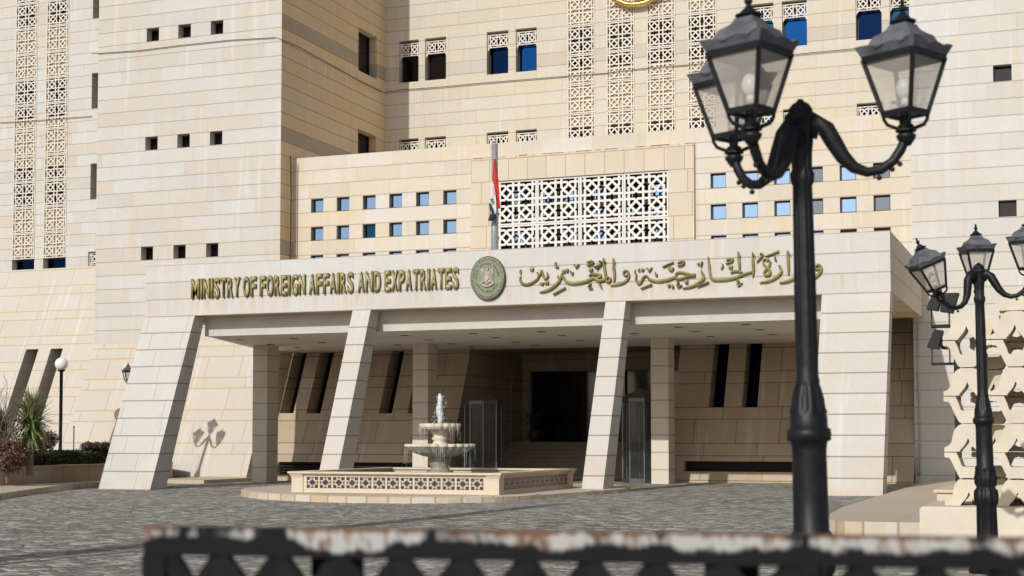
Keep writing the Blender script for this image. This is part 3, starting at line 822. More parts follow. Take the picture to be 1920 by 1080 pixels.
def strokes(name, org, scale, lst, parent=S2, f=1.12):
    mb = MB(); each = name == 'diacritic_mark'
    for q, st in enumerate(lst):
        if each: mb = MB()
        pts = []
        for x, y, w_ in cr(st):
            p = at_y(org[0] + x / scale, org[1] + y / scale, YF - 0.08)
            pts.append((p.x, p.z, max(0.02, w_ * f / scale * 0.0158)))
        nib(mb, pts, YF - 0.012, 0.03, 0.06, 0.002 * q)
        if each: mb.build(name, [M['gold_bright'], M['gold_edge']], parent)
    if not each: mb.build(name, [M['gold_bright'], M['gold_edge']], parent)
A, B, C = ((960, 460), 9.6), ((1150, 460), 9.6), ((1340, 460), 8.727)
def off(l, dx): return [[(x + dx, y, w_) for x, y, w_ in s] for s in l]
strokes('word', *A, [
    [(148, 555, 12), (138, 600, 26), (150, 650, 36), (190, 692, 40), (260, 702, 42), (340, 678, 40), (410, 632, 36), (458, 590, 30), (468, 540, 26), (445, 482, 18)],
    [(462, 560, 24), (500, 520, 28), (528, 440, 16)], [(528, 440, 14), (548, 520, 28), (572, 585, 34), (615, 592, 30), (640, 545, 26), (618, 482, 12)],
    [(818, 540, 14), (830, 580, 36), (868, 585, 40), (890, 500, 14)], [(868, 590, 34), (838, 650, 36), (775, 718, 40), (690, 780, 42), (590, 822, 40), (490, 845, 14)],
    [(890, 498, 14), (912, 560, 30), (945, 620, 38), (995, 660, 46), (1090, 680, 52), (1210, 670, 50), (1320, 645, 46), (1410, 605, 42), (1480, 572, 38)],
    [(1380, 550, 22), (1420, 522, 34), (1500, 512, 40), (1575, 525, 40), (1585, 560, 36), (1520, 585, 34), (1460, 590, 30)],
    [(1440, 572, 34), (1500, 602, 38), (1560, 635, 42), (1640, 622, 40), (1692, 585, 34)],
    [(1690, 590, 34), (1695, 640, 34), (1735, 655, 36), (1765, 605, 34), (1725, 572, 30), (1688, 595, 26)],
    [(1690, 590, 30), (1672, 500, 36), (1656, 380, 38), (1640, 225, 12)], [(1642, 235, 12), (1682, 312, 14)]])
strokes('word', *A, [[(1828, 655, 14), (1840, 560, 36), (1825, 400, 40), (1813, 225, 12)], [(1815, 235, 12), (1852, 322, 14)]])
strokes('diacritic_mark', *A, [
    [(150, 432, 10), (142, 490, 34), (152, 518, 8)], [(322, 425, 60), (378, 428, 60)], [(500, 682, 44), (555, 692, 48)], [(585, 672, 50), (650, 672, 50)],
    [(738, 882, 30), (955, 762, 30)], [(900, 452, 56), (945, 470, 56)], [(962, 450, 56), (1005, 450, 56)],
    [(780, 300, 20), (784, 384, 34), (832, 384, 18)], [(1045, 455, 10), (1060, 505, 20), (1080, 522, 22), (1090, 480, 12)],
    [(1108, 342, 22), (1152, 402, 22)], [(1155, 402, 22), (1195, 335, 22)],
    [(1345, 302, 22), (1400, 284, 32), (1452, 292, 28), (1425, 340, 26), (1345, 360, 20)], [(1390, 440, 60), (1442, 446, 60)],
    [(1560, 300, 14), (1580, 276, 16), (1606, 300, 16), (1580, 322, 14)], [(1606, 312, 16), (1545, 360, 24), (1465, 390, 14)], [(1610, 335, 20), (1515, 435, 12)],
    [(1378, 686, 18), (1412, 690, 18), (1375, 742, 20), (1395, 776, 24), (1442, 765, 14)], [(1562, 682, 28), (1582, 712, 28), (1612, 782, 8)]])
strokes('word', *B, [
    [(205, 540, 22), (172, 510, 28), (192, 462, 30), (238, 455, 32), (268, 510, 36), (268, 572, 36), (226, 632, 38), (150, 678, 40), (50, 704, 38), (-60, 722, 12)],
    [(195, 545, 20), (225, 545, 22), (262, 520, 20)]])
strokes('word', *B, [
    [(412, 525, 12), (402, 600, 30), (426, 670, 36), (460, 690, 36), (500, 640, 36), (540, 570, 34), (590, 545, 28), (630, 598, 34), (700, 632, 44), (830, 640, 50), (960, 620, 48), (1060, 585, 46), (1130, 548, 40)],
    [(1118, 580, 30), (1128, 505, 34), (1190, 482, 34), (1280, 497, 38), (1380, 527, 42), (1472, 532, 46)], [(1460, 556, 20), (1340, 558, 36), (1240, 590, 42), (1150, 600, 38), (1108, 565, 30)],
    [(1572, 448, 12), (1600, 510, 38), (1622, 570, 38), (1600, 622, 40), (1520, 680, 42), (1420, 732, 40), (1330, 757, 32), (1240, 772, 10)]])
strokes('word', *B, [
    [(1703, 205, 12), (1715, 330, 38), (1730, 480, 38), (1752, 575, 40), (1800, 612, 46), (1905, 622, 46), (2040, 610, 46), (2170, 585, 44), (2290, 540, 40), (2390, 505, 34), (2510, 470, 36)],
    [(2108, 500, 16), (2150, 470, 36), (2235, 462, 34), (2310, 490, 36)],
    [(2262, 470, 14), (2265, 360, 36), (2250, 220, 38), (2238, 110, 12)], [(2240, 116, 10), (2280, 198, 14)],
    [(2502, 572, 10), (2518, 460, 36), (2508, 285, 38), (2502, 120, 12)], [(2503, 125, 10), (2546, 210, 14)]])
strokes('diacritic_mark', *B, [
    [(385, 440, 12), (385, 500, 24), (408, 512, 16)], [(438, 445, 52), (470, 440, 56)], [(505, 425, 52), (535, 448, 50)], [(598, 405, 22), (640, 472, 22)], [(642, 470, 22), (686, 392, 22)],
    [(745, 475, 12), (755, 530, 20), (775, 545, 20), (780, 508, 10)], [(882, 386, 28), (1078, 300, 24)], [(995, 385, 38), (1005, 425, 40), (1040, 445, 40), (1070, 395, 34)],
    [(1150, 322, 22), (1200, 290, 30), (1268, 292, 28), (1240, 350, 26), (1155, 368, 20)], [(488, 778, 18), (685, 700, 30)], [(980, 712, 48), (1010, 725, 48)], [(1040, 748, 46), (1078, 725, 46)],
    [(1130, 650, 18), (1168, 662, 20), (1140, 722, 20), (1170, 748, 26), (1225, 715, 14)], [(1285, 650, 56), (1338, 650, 56)],
    [(1508, 338, 30), (1555, 330, 30), (1578, 388, 12)], [(1592, 286, 24), (1575, 352, 22)], [(1505, 742, 20), (1712, 658, 28)]])
strokes('word', *C, [
    [(1202, 484, 12), (1206, 380, 34), (1196, 200, 38), (1190, 80, 12)], [(1192, 88, 10), (1238, 172, 12)],
    [(1048, 322, 22), (1076, 380, 36), (1086, 430, 36), (1040, 490, 38), (960, 545, 38), (860, 586, 32), (730, 608, 10)],
    [(780, 288, 18), (832, 342, 32), (872, 378, 36), (902, 430, 36), (880, 480, 34), (830, 485, 34), (805, 440, 30), (842, 385, 30), (882, 340, 30), (912, 262, 12)],
    [(1058, 612, 12), (1180, 586, 36), (1300, 532, 40), (1400, 450, 38), (1400, 370, 34), (1370, 320, 14)],
    [(1460, 592, 10), (1560, 560, 36), (1650, 508, 38), (1722, 440, 36), (1740, 368, 34), (1700, 314, 32), (1650, 335, 30), (1648, 380, 30), (1712, 392, 22)]])
strokes('diacritic_mark', *C, [
    [(98, 388, 14), (130, 340, 20), (118, 300, 14)], [(182, 240, 22), (230, 218, 30), (292, 222, 26), (265, 268, 26), (180, 297, 20)], [(228, 350, 50), (284, 358, 50)],
    [(350, 585, 18), (392, 580, 20), (365, 632, 20), (390, 657, 24), (448, 608, 12)], [(822, 182, 18), (1048, 92, 32)],
    [(738, 150, 16), (760, 128, 18), (786, 150, 18), (760, 172, 16)], [(785, 172, 20), (735, 215, 26), (686, 274, 14)], [(785, 218, 46), (815, 235, 46)], [(840, 240, 44), (878, 215, 44)],
    [(985, 178, 12), (985, 232, 20), (1008, 242, 16)]])

# emblem disc
ec = at_y(915.5, 521.5, YF - 0.05); EW, EH = 0.555, 0.655
E_ = empty('emblem_plaque', (ec.x, YF - 0.01, ec.z)); tag(E_, 'oval green gilt plaque with an eagle crest and ringed lettering between the two signs', 'emblem')
def oval(k, n=56): return [(math.cos(2 * math.pi * i / n) * EW * k, math.sin(2 * math.pi * i / n) * EH * k) for i in range(n)]
mb = MB(); mb.prism(oval(1.0), lambda p, k: (p[0], -0.10 * k, p[1])); mb.build('rim', M['gold_edge'], E_)
mb = MB(); mb.prism(oval(0.96), lambda p, k: (p[0], -0.098 - 0.014 * k, p[1])); mb.build('disc', M['disc'], E_)
mb = MB()
half = [(0.0, 0.26), (0.04, 0.30), (0.03, 0.36), (-0.02, 0.385), (0, 0.385)]
wing = [(0.03, 0.20), (0.08, 0.26), (0.16, 0.315), (0.225, 0.30), (0.225, 0.16), (0.21, 0.04), (0.20, -0.06), (0.245, -0.17), (0.17, -0.15), (0.10, -0.13), (0.0, -0.20)]
poly = [(0.0, 0.29)] + wing[:-1] + [(0.0, -0.20)] + [(-x, z) for x, z in reversed(wing[:-1])]
sc = 0.90
mb.prism([(x * sc, z * sc) for x, z in poly], lambda p, k: (p[0], -0.112 - 0.03 * k, p[1]))
mb.prism([(-0.03, 0.24), (0.03, 0.24), (0.045, 0.30), (0.02, 0.34), (-0.05, 0.33), (-0.045, 0.29)], lambda p, k: (p[0] * sc, -0.113 - 0.05 * k, p[1] * sc))
mb.prism([(-0.075, 0.15), (0.075, 0.15), (0.08, -0.02), (0.0, -0.12), (-0.08, -0.02)], lambda p, k: (p[0] * sc, -0.141 - 0.03 * k, p[1] * sc))
for s in (-1, 1):
    for q in range(5): mb.box(*sorted((s * (0.10 + 0.022 * q) * sc, s * (0.112 + 0.022 * q) * sc)), -0.152, -0.141, (-0.08 - 0.01 * q) * sc, (0.26 - 0.02 * q) * sc)
ribn = [(-0.25, -0.16), (-0.12, -0.25), (0.0, -0.275), (0.12, -0.25), (0.25, -0.16)]
ribbon(mb, [(x * sc, z * sc, 0.055) for x, z in cr([(a, b, 0) for a, b in ribn], 4) for x, z in [(x, z)]] if False else [(p[0] * sc, p[1] * sc, 0.055) for p in cr([(a, b, 0.0) for a, b in ribn], 4)], 0.055, -0.16, -0.113)
mb.build('eagle_crest', M['eagle'], E_)
def ringtext(txt, kx, a0, a1, size, flip=False):
    """letters set round the oval from angle a0 to a1 (degrees, 90 = top)"""
    mbt = MB()
    N_ = len(txt)
    for i, ch in enumerate(txt):
        if ch == ' ': continue
        a = R(a0 + (a1 - a0) * i / max(1, N_ - 1))
        if ch not in _cc: _cc[ch] = charmesh(ch)
        me, xa, xb, ya, yb = _cc[ch]
        px_, pz_ = math.cos(a) * EW * kx, math.sin(a) * EH * kx
        th = a - math.pi / 2 + (math.pi if flip else 0)
        for p in me.polygons:
            pts = []
            for vi in p.vertices:
                v = me.vertices[vi].co
                u_, v_ = (v.x - (xa + xb) / 2) * size * 0.8, (v.y - 0.35) * size
                pts.append((px_ + u_ * math.cos(th) - v_ * math.sin(th), -0.1165, pz_ + u_ * math.sin(th) + v_ * math.cos(th)))
            mbt.quad(*pts)
    return mbt
ringtext('REPUBLIQUE ARABE SYRIENNE', 0.66, 178, 8, 0.075).build('ring_lettering', M['ink'], E_)
ringtext('MINISTERE DES AFFAIRES ETRANGERES ET DES EXPATRIES', 0.885, 186, 356, 0.062, True).build('ring_lettering', M['ink'], E_)
def ringscript(k, a0, a1, amp, seed):
    """cursive Arabic line as small nib strokes round the oval"""
    r_ = random.Random(seed); m_ = MB(); a = a0; sgn = 1 if a1 > a0 else -1
    while (a1 - a) * sgn > 0:
        ln = r_.uniform(9, 17); pts = []
        for q in range(5):
            aa = R(a + sgn * ln * q / 4); kk = k + amp * r_.uniform(-1, 1) * (0.5 if q in (1, 3) else 1)
            pts.append((math.cos(aa) * EW * kk, math.sin(aa) * EH * kk, r_.uniform(0.010, 0.022)))
        ribbon(m_, cr(pts, 3), 0.015, -0.1175, -0.1125)
        for q in range(2):
            aa = R(a + sgn * ln * r_.random()); kk = k + amp * r_.choice((-1.5, 1.5))
            x, z = math.cos(aa) * EW * kk, math.sin(aa) * EH * kk
            m_.box(x - 0.008, x + 0.008, -0.1168, -0.1125, z - 0.008, z + 0.008)
        a += sgn * (ln + 2.5)
    return m_
ringscript(0.84, 12, 168, 0.045, 3).build('ring_lettering', M['ink'], E_)
ringscript(0.64, 335, 205, 0.04, 5).build('ring_lettering', M['ink'], E_)

# gilt crest high on the main wall; only its foot reaches into the picture
gc = at_y(1194, 12, YM - 0.25)
G_ = empty('gilt_crest', (gc.x, YM - 0.05, gc.z)); tag(G_, 'large polished gilt crest hung over the lattice strips at the top edge', 'emblem')
mb = MB()
arc = [(-1.05, 0.42), (-0.75, 0.30), (-0.5, 0.16), (-0.25, 0.10), (0, 0.085), (0.25, 0.10), (0.5, 0.16), (0.75, 0.30), (1.05, 0.42)]
mb.tube([(p[0], -0.14 - 0.1 * math.cos(p[0]), p[1]) for p in cr([(a, b, 0) for a, b in arc], 4)], 0.115, 10)
for s in (-1, 1):
    mb.ball((s * 0.95, -0.2, 0.42), 0.13); mb.tube([(s * 0.78, -0.2, 0.5), (s * 0.98, -0.18, 0.6), (s * 1.15, -0.16, 0.9)], [0.1, 0.11, 0.05], 8)
mb.build('ribbon', M['brass'], G_, True)
mb = MB(); mb.prism([(-0.5, 2.6), (-0.42, 1.0), (-0.2, 0.45), (0.2, 0.45), (0.42, 1.0), (0.5, 2.6)], lambda p, k: (p[0], -0.05 - 0.2 * k, p[1]))
for s in (-1, 1):
    for q in range(5):
        mb.prism([(s * (0.45 + 0.2 * q), 2.9), (s * (0.63 + 0.2 * q), 2.85), (s * (0.60 + 0.17 * q), 0.9 + 0.12 * q), (s * (0.46 + 0.17 * q), 0.8 + 0.12 * q)], lambda p, k: (p[0], -0.05 - 0.12 * k - 0.004 * q, p[1]))
mb.build('eagle', M['brass'], G_)

# ------------------------------------------------------------------ flag
fb = at_y(927.5, 466, 42.2); ft = at_y(928.5, 272, 42.2)
F_ = empty('flagpole', (fb.x, 42.2, ZT)); tag(F_, 'thin grey steel flagpole standing on the canopy roof', 'flagpole')
hh = ft.z - ZT
mb = MB(); mb.lathe([(0.16, 0), (0.16, 0.05), (0.115, 0.06), (0.105, hh * 0.55), (0.095, hh), (0.10, hh + 0.01), (0.10, hh + 0.04), (0.03, hh + 0.06)], n=14); mb.build('pole', M['steel'], F_, True)
mb = MB(); mb.ball((0, 0, hh + 0.12), 0.055, 10, 8); mb.lathe([(0.02, hh + 0.17), (0.035, hh + 0.2), (0.004, hh + 0.32)], n=8); mb.build('finial', M['steel'], F_, True)
def fx(px): return at_y(px, 380, 42.0).x - fb.x
def fz(py): return at_y(928, py, 42.0).z - ZT
fl = empty('flag', (fb.x, 42.2, ZT)); tag(fl, 'limp red, white and black flag with green star hanging down the flagpole', 'flag')
def cloth(name, rows, mat, y, wob):
    mb = MB(); N_ = 7
    for (py, a, b) in rows:
        xa, xb = fx(a), fx(b)
        for q in range(N_ + 1):
            t = q / N_; mb.add([(xa + (xb - xa) * t, y - 0.05 * math.sin(t * 7 + wob + py * 0.05), fz(py))])
    for i in range(len(rows) - 1):
        for q in range(N_): mb.face((i * (N_ + 1) + q, i * (N_ + 1) + q + 1, (i + 1) * (N_ + 1) + q + 1, (i + 1) * (N_ + 1) + q))
    o = mb.build(name, mat, fl, True); s = o.modifiers.new('thick', 'SOLIDIFY'); s.thickness = 0.012
    return o
cloth('stripe', [(298, 926, 928.5), (320, 924, 931), (340, 922.5, 934), (360, 924, 936), (375, 928, 937.5), (390, 933, 939.5), (391.5, 935, 938)], M['red'], -0.20, 0)
cloth('stripe', [(340, 922.2, 925), (352, 921.5, 928.5), (365, 921, 931.5), (380, 920.5, 933), (398, 921, 932.5), (403, 924, 931.5)], M['white'], -0.26, 1)
cloth('stripe', [(382, 920.3, 922), (393, 921, 926), (402, 921, 931), (408, 919, 932), (412, 917, 930), (414, 916.5, 922)], M['black'], -0.31, 2)
mb = MB(); sx_, sz_ = fx(926), fz(376.5); pts = []
for i in range(10):
    r_ = 0.105 if i % 2 == 0 else 0.042
    pts.append((sx_ + r_ * 0.8 * math.sin(math.pi * i / 5), sz_ + r_ * math.cos(math.pi * i / 5)))
mb.prism(pts, lambda p, k: (p[0], -0.355 - 0.006 * k, p[1])); mb.build('star', M['green'], fl)

# ------------------------------------------------------------------ cables on the facade, drain pipe
def cable(pts, label, r=0.015):
    mb = MB(); mb.tube(pts, r, 5); tag(mb.build('cable', M['cable']), label, 'cable', 'cables slung along the facade')
c1 = [(172, 101), (260, 95), (340, 85), (430, 75.5), (516, 70.5)]
cable([at_y(x, y, YT - 0.05) for x, y in c1] , 'black cable slung across the front of the plain stone tower')
cable([at_x(x, y, XL + 0.05) for x, y in ((518, 70.5), (560, 88), (625, 124), (680, 155), (717, 173))], 'black cable sagging along the shaded ochre side of the tower')
cable([at_y(x, y, YM - 0.06) for x, y in ((722, 173), (760, 168), (830, 163), (900, 156), (1000, 148), (1063, 143), (1140, 137), (1200, 129), (1290, 122), (1400, 112), (1520, 99), (1660, 86))], 'black cable slung across the lattice strips of the main wall')
cable([at_y(x, y, YM - 0.06) for x, y in ((0, 230), (60, 227), (120, 222), (172, 218))], 'black cable slung across the lattice strips beyond the tower')
cable([at_x(x, y, XL + 0.12) for x, y in ((545, 292), (546, 360), (545.5, 430), (544, 486))], 'black cable hanging down the corner of tower and podium', 0.03)
mb = MB(); p0 = at_y(1721, 600, YT - 0.06); p1 = at_y(1716, 893, YT - 0.06)
mb.tube([(p0.x, YT - 0.06, p0.z), (p0.x - 0.02, YT - 0.06, 3.6), (p0.x + 0.01, YT - 0.06, 2.2), (p0.x, YT - 0.06, 0.35)], 0.03, 6)
for z in (0.5, 1.3, 2.1, 3.0): mb.ball((p0.x, YT - 0.06, z), 0.05, 6, 6)
tag(mb.build('drain_pipe', M['steel']), 'thin grey pipe running down the shaded wall beside the canopy', 'pipe')

# ------------------------------------------------------------------ traffic island and fountain
ZI = 0.20
isl = [(-21.9, 37.4), (-21.7, 36.2), (-21.0, 34.9), (-19.8, 33.6), (-18.4, 32.7), (-17.0, 32.2), (-15.6, 32.1), (-14.3, 32.4), (-13.3, 33.1), (-12.75, 34.2), (-12.4, 35.8), (-12.05, 37.6), (-11.85, 39.0), (-11.9, 41.0), (-12.6, 42.6), (-14.2, 43.6), (-16.4, 43.9), (-18.6, 43.4), (-20.4, 42.0), (-21.5, 40.0), (-21.9, 38.6)]
isl = [(p[0], p[1]) for p in cr([(a, b, 0) for a, b in isl + isl[:1]], 3)][:-1]
mb = MB(); n = len(isl); cx_, cy_ = -16.8, 38
ins = [(cx_ + (x - cx_) * 0.99, cy_ + (y - cy_) * 0.99) for x, y in isl]
b0 = mb.add([(x, y, -0.05) for x, y in isl]); b1 = mb.add([(x, y, ZI - 0.025) for x, y in isl]); b2 = mb.add([(x, y, ZI) for x, y in ins])
for i in range(n):
    j = (i + 1) % n; mb.face((b0 + i, b0 + j, b1 + j, b1 + i)); mb.face((b1 + i, b1 + j, b2 + j, b2 + i))
mb.mi = 1; mb.face(range(b2, b2 + n))
tag(mb.build('traffic_island', [M['island'], M['pave']]), kind='structure')

FX0, FX1, FY0, FY1 = -18.95, -13.15, 33.9, 39.7
ZR = 0.735
FN = empty('fountain', (-16.05, 36.8, ZI)); tag(FN, 'square stone fountain with star tile band and two scalloped bowls spouting water', 'fountain')
FI = Matrix.Translation(-FN.location)
def fpart(mb, name, mat, smooth=None):
    o = mb.build(name, mat, FN, smooth); o.matrix_parent_inverse = FI; return o
zr0 = ZR - 0.05
mb = MB()
t_ = 0.28
mb.box(FX0 + 0.05, FX1 - 0.05, FY0 + 0.05, FY0 + t_, ZI, zr0); mb.box(FX0 + 0.05, FX1 - 0.05, FY1 - t_, FY1 - 0.05, ZI, zr0)
mb.box(FX0 + 0.05, FX0 + t_, FY0 + t_, FY1 - t_, ZI, zr0); mb.box(FX1 - t_, FX1 - 0.05, FY0 + t_, FY1 - t_, ZI, zr0)
fpart(mb, 'basin_wall', M['fountain'])
def cornerpost(x, y, sx, sy):
    mb = MB(); prof = [(0.0, ZI), (0.0, zr0 - 0.14), (0.01, zr0 - 0.09), (0.035, zr0 - 0.045), (0.06, zr0 - 0.003)]
    for (a, z0), (b, z1) in zip(prof, prof[1:]):
        q = lambda o, z: [(x - sx * o, y - sy * o, z), (x + sx * 0.33, y - sy * o, z), (x + sx * 0.33, y + sy * 0.33, z), (x - sx * o, y + sy * 0.33, z)]
        mb.hexa(q(a, z0) + q(b, z1))
    fpart(mb, 'corner_post', M['fountain'])
cornerpost(FX0 + 0.02, FY0 + 0.02, 1, 1); cornerpost(FX1 - 0.02, FY0 + 0.02, -1, 1); cornerpost(FX0 + 0.02, FY1 - 0.02, 1, -1); cornerpost(FX1 - 0.02, FY1 - 0.02, -1, -1)
mb = MB(); e = 0.06
mb.box(FX0 - e, FX1 + e, FY0 - e, FY0 + 0.34, zr0, ZR); mb.box(FX0 - e, FX1 + e, FY1 - 0.34, FY1 + e, zr0, ZR)
mb.box(FX0 - e, FX0 + 0.34, FY0 + 0.34, FY1 - 0.34, zr0, ZR); mb.box(FX1 - 0.34, FX1 + e, FY0 + 0.34, FY1 - 0.34, zr0, ZR)
fpart(mb, 'rim', M['fountain'])
mb = MB(); mb.quad((FX0 + 0.2, FY0 + 0.2, 0.62), (FX1 - 0.2, FY0 + 0.2, 0.62), (FX1 - 0.2, FY1 - 0.2, 0.62), (FX0 + 0.2, FY1 - 0.2, 0.62)); fpart(mb, 'pool_water', M['pool'])
def tiles(P, n, u0, u1, z0, z1):
    mb = MB(); step = (u1 - u0) / n; s = min(step * 0.86, z1 - z0 + 0.02)
    for i in range(n):
        c = u0 + step * (i + 0.5); a, b = c - step * 0.43, c + step * 0.43
        W = b - a; Hh = z1 - z0
        q = lambda u, v, k: P(a + u * W, z0 + v * Hh, k)
        mb.mi = 2; mb.quad(q(0, 0, 1), q(1, 0, 1), q(1, 1, 1), q(0, 1, 1))
        mb.mi = 0
        for (u, v) in ((0, 0), (0.72, 0), (0, 0.72), (0.72, 0.72)): mb.quad(q(u, v, 2), q(u + 0.28, v, 2), q(u + 0.28, v + 0.28, 2), q(u, v + 0.28, 2))
        mb.quad(q(0.5, 0.2, 2), q(0.8, 0.5, 2), q(0.5, 0.8, 2), q(0.2, 0.5, 2))
        mb.mi = 1
        for tri in (((0.3, 0), (0.7, 0), (0.5, 0.18)), ((0.3, 1), (0.7, 1), (0.5, 0.82)), ((0, 0.3), (0, 0.7), (0.18, 0.5)), ((1, 0.3), (1, 0.7), (0.82, 0.5))): mb.quad(*[q(u, v, 2) for u, v in tri])
    fpart(mb, 'tile_band', [M['tile_dark'], M['tile_brown'], M['tile_pink']])
tiles(lambda u, v, k: (u, FY0 + 0.05 - 0.003 * k, v), 13, FX0 + 0.42, FX1 - 0.42, 0.315, 0.60)
tiles(lambda u, v, k: (FX1 - 0.05 + 0.003 * k, u, v), 13, FY0 + 0.42, FY1 - 0.42, 0.315, 0.60)
c0 = (-16.0, 36.8, 0)
mb = MB(); mb.lathe([(0.36, 0.62), (0.36, 0.70), (0.27, 0.74), (0.23, 0.82), (0.29, 0.90), (0.24, 0.98), (0.26, 1.05), (0.24, 1.10)], c0, 20); fpart(mb, 'pedestal', M['bowl_wet'], True)
mb = MB(); mb.lathe([(0.27, 1.30), (0.27, 1.42), (0.20, 1.46), (0.17, 1.52), (0.24, 1.58), (0.18, 1.64), (0.22, 1.70), (0.25, 1.78)], c0, 18); fpart(mb, 'pedestal', M['bowl'], True)
def scal(nl, amp):
    return lambda a, z: 1 - amp * (1 - abs(math.cos(a * nl / 2))) 
mb = MB(); mb.lathe([(0.22, 1.07), (0.46, 1.11), (0.74, 1.21), (0.92, 1.34), (0.965, 1.37), (0.965, 1.43), (0.90, 1.44), (0.6, 1.38)], c0, 144, scal(24, 0.07)); fpart(mb, 'bowl', M['bowl_green'])
mb = MB(); mb.lathe([(0.22, 1.77), (0.38, 1.79), (0.50, 1.84), (0.555, 1.90), (0.565, 1.96), (0.545, 1.985), (0.48, 1.98), (0.3, 1.95)], c0, 112, scal(16, 0.08)); fpart(mb, 'bowl', M['bowl'])
mb = MB(); mb.lathe([(0.84, 1.4255), (0.0005, 1.4256)], c0, 24); mb.lathe([(0.46, 1.972), (0.0005, 1.9722)], c0, 24); fpart(mb, 'pool_water', M['pool'])
# water: jet and drips
wr = random.Random(11)
mb = MB()
def blobs(x, y, z, r, k):
    mb.ball((x, y, z), r, 6, 5, k)
prof = []
for i in range(26):
    t = i / 25; z = 1.97 + t * 0.83
    r_ = 0.045 + 0.06 * math.exp(-((t - 0.42) / 0.25) ** 2) * 1.0 - 0.02 * t + wr.uniform(-0.012, 0.012)
    if t > 0.75: r_ = 0.07 * math.sqrt(max(0.02, 1 - ((t - 0.75) / 0.27) ** 2))
    prof.append((max(0.01, r_), z))
mb.lathe(prof, (c0[0] - 0.01, c0[1], 0), 14, lambda a, z: 1 + 0.35 * math.sin(3 * a + z * 19) * math.sin(z * 31 + a * 2))
for i in range(90):
    t = wr.random() ** 0.8; z = 1.99 + 0.75 * (1 - t); a = wr.uniform(0, 6.28); r_ = 0.06 + wr.random() * (0.10 + 0.18 * t)
    blobs(c0[0] + r_ * math.cos(a), c0[1] + r_ * math.sin(a), z, wr.uniform(0.005, 0.012), 1.4)
fpart(mb, 'water_jet', M['water'], True)
mb = MB()
for (rb, zt, zb, cnt) in ((0.55, 1.93, 1.43, 18), (0.94, 1.38, 0.63, 22)):
    for i in range(cnt):
        a = wr.uniform(0, 6.28); z0 = zt; z1 = zt - (zt - zb) * wr.uniform(0.3, 1.0)
        x, y = c0[0] + rb * math.cos(a), c0[1] + rb * math.sin(a)
        mb.tube([(x, y, z0), (x + 0.02 * math.cos(a), y + 0.02 * math.sin(a), (z0 + z1) / 2), (x + 0.03 * math.cos(a), y + 0.03 * math.sin(a), z1)], [0.004, 0.0035, 0.002], 4)
        for q in range(3):
            blobs(x + wr.uniform(-0.07, 0.07), y + wr.uniform(-0.07, 0.07), wr.uniform(zb, zt), wr.uniform(0.003, 0.008), 1.6)
tag(fpart(mb, 'falling_water', M['water'], True), kind='stuff')

# ------------------------------------------------------------------ glass booths by the steps, pot plant
def booth(x, y, label):
    o = empty('glass_booth', (x, y, gz(x, y))); tag(o, label, 'booth', 'glass booths flanking the entrance steps')
    n = 8; r = 0.66; a0 = R(22.5); hgt = 2.75
    pt = lambda i, rr, z: (rr * math.cos(a0 + i * math.pi / 4), rr * math.sin(a0 + i * math.pi / 4), z)
    mb = MB()
    for i in range(n): mb.bar(pt(i, r, 0.0), pt(i, r, hgt), 0.045, 0.045)
    mb.build('frame', M['alu'], o)
    mb = MB(); mb.prism([(r + 0.06, i) for i in range(n)], lambda p, k: pt(p[1], p[0], hgt + 0.13 * k)); mb.build('head_band', M['alu'], o)
    mb = MB(); mb.prism([(r + 0.02, i) for i in range(n)], lambda p, k: pt(p[1], p[0], 0.16 * k)); mb.build('base', M['alu'], o)
    mb = MB()
    for i in range(n): mb.quad(pt(i, r - 0.01, 0.17), pt(i + 1, r - 0.01, 0.17), pt(i + 1, r - 0.01, hgt), pt(i, r - 0.01, hgt))
    mb.build('glass', M['booth_glass'], o)
    mb = MB()
    b = mb.add([pt(i, r + 0.1, hgt + 0.132) for i in range(n)]); c = mb.add([(0, 0, hgt + 0.50)])
    for i in range(n): mb.face((b + i, b + (i + 1) % n, c))
    mb.face(range(b + n - 1, b - 1, -1)); mb.build('roof', M['bronze'], o)
booth(-19.75, 49.3, 'octagonal glass booth with pointed roof behind the fountain bowls')
booth(-13.78, 49.0, 'octagonal glass booth with pointed roof between pier and inner column at right')
pp = at_y(1002, 826, 55.9)
o = empty('potted_plant', (pp.x, 55.9, 1.45)); tag(o, 'small potted plant on the dark landing beside the entrance door', 'potted plant')
mb = MB(); mb.lathe([(0.17, 0), (0.22, 0.2), (0.24, 0.42), (0.26, 0.44), (0.22, 0.44)], n=14); mb.build('pot', M['pot'], o, True)
mb = MB()
for i in range(22):
    a = rnd.uniform(0, 6.28); l = rnd.uniform(0.35, 0.65); e = rnd.uniform(0.3, 0.8)
    pts = [Vector((0, 0, 0.44)), Vector((math.cos(a) * l * 0.25, math.sin(a) * l * 0.25, 0.44 + e * 0.7)), Vector((math.cos(a) * l * 0.75, math.sin(a) * l * 0.75, 0.44 + e)), Vector((math.cos(a) * l, math.sin(a) * l, 0.36 + e * 0.9))]
    sd = Vector((-math.sin(a), math.cos(a), 0)) * 0.05
    for p, q in zip(pts, pts[1:]): mb.quad(p - sd, p + sd, q + sd, q - sd)
mb.build('leaves', M['potleaf'], o)

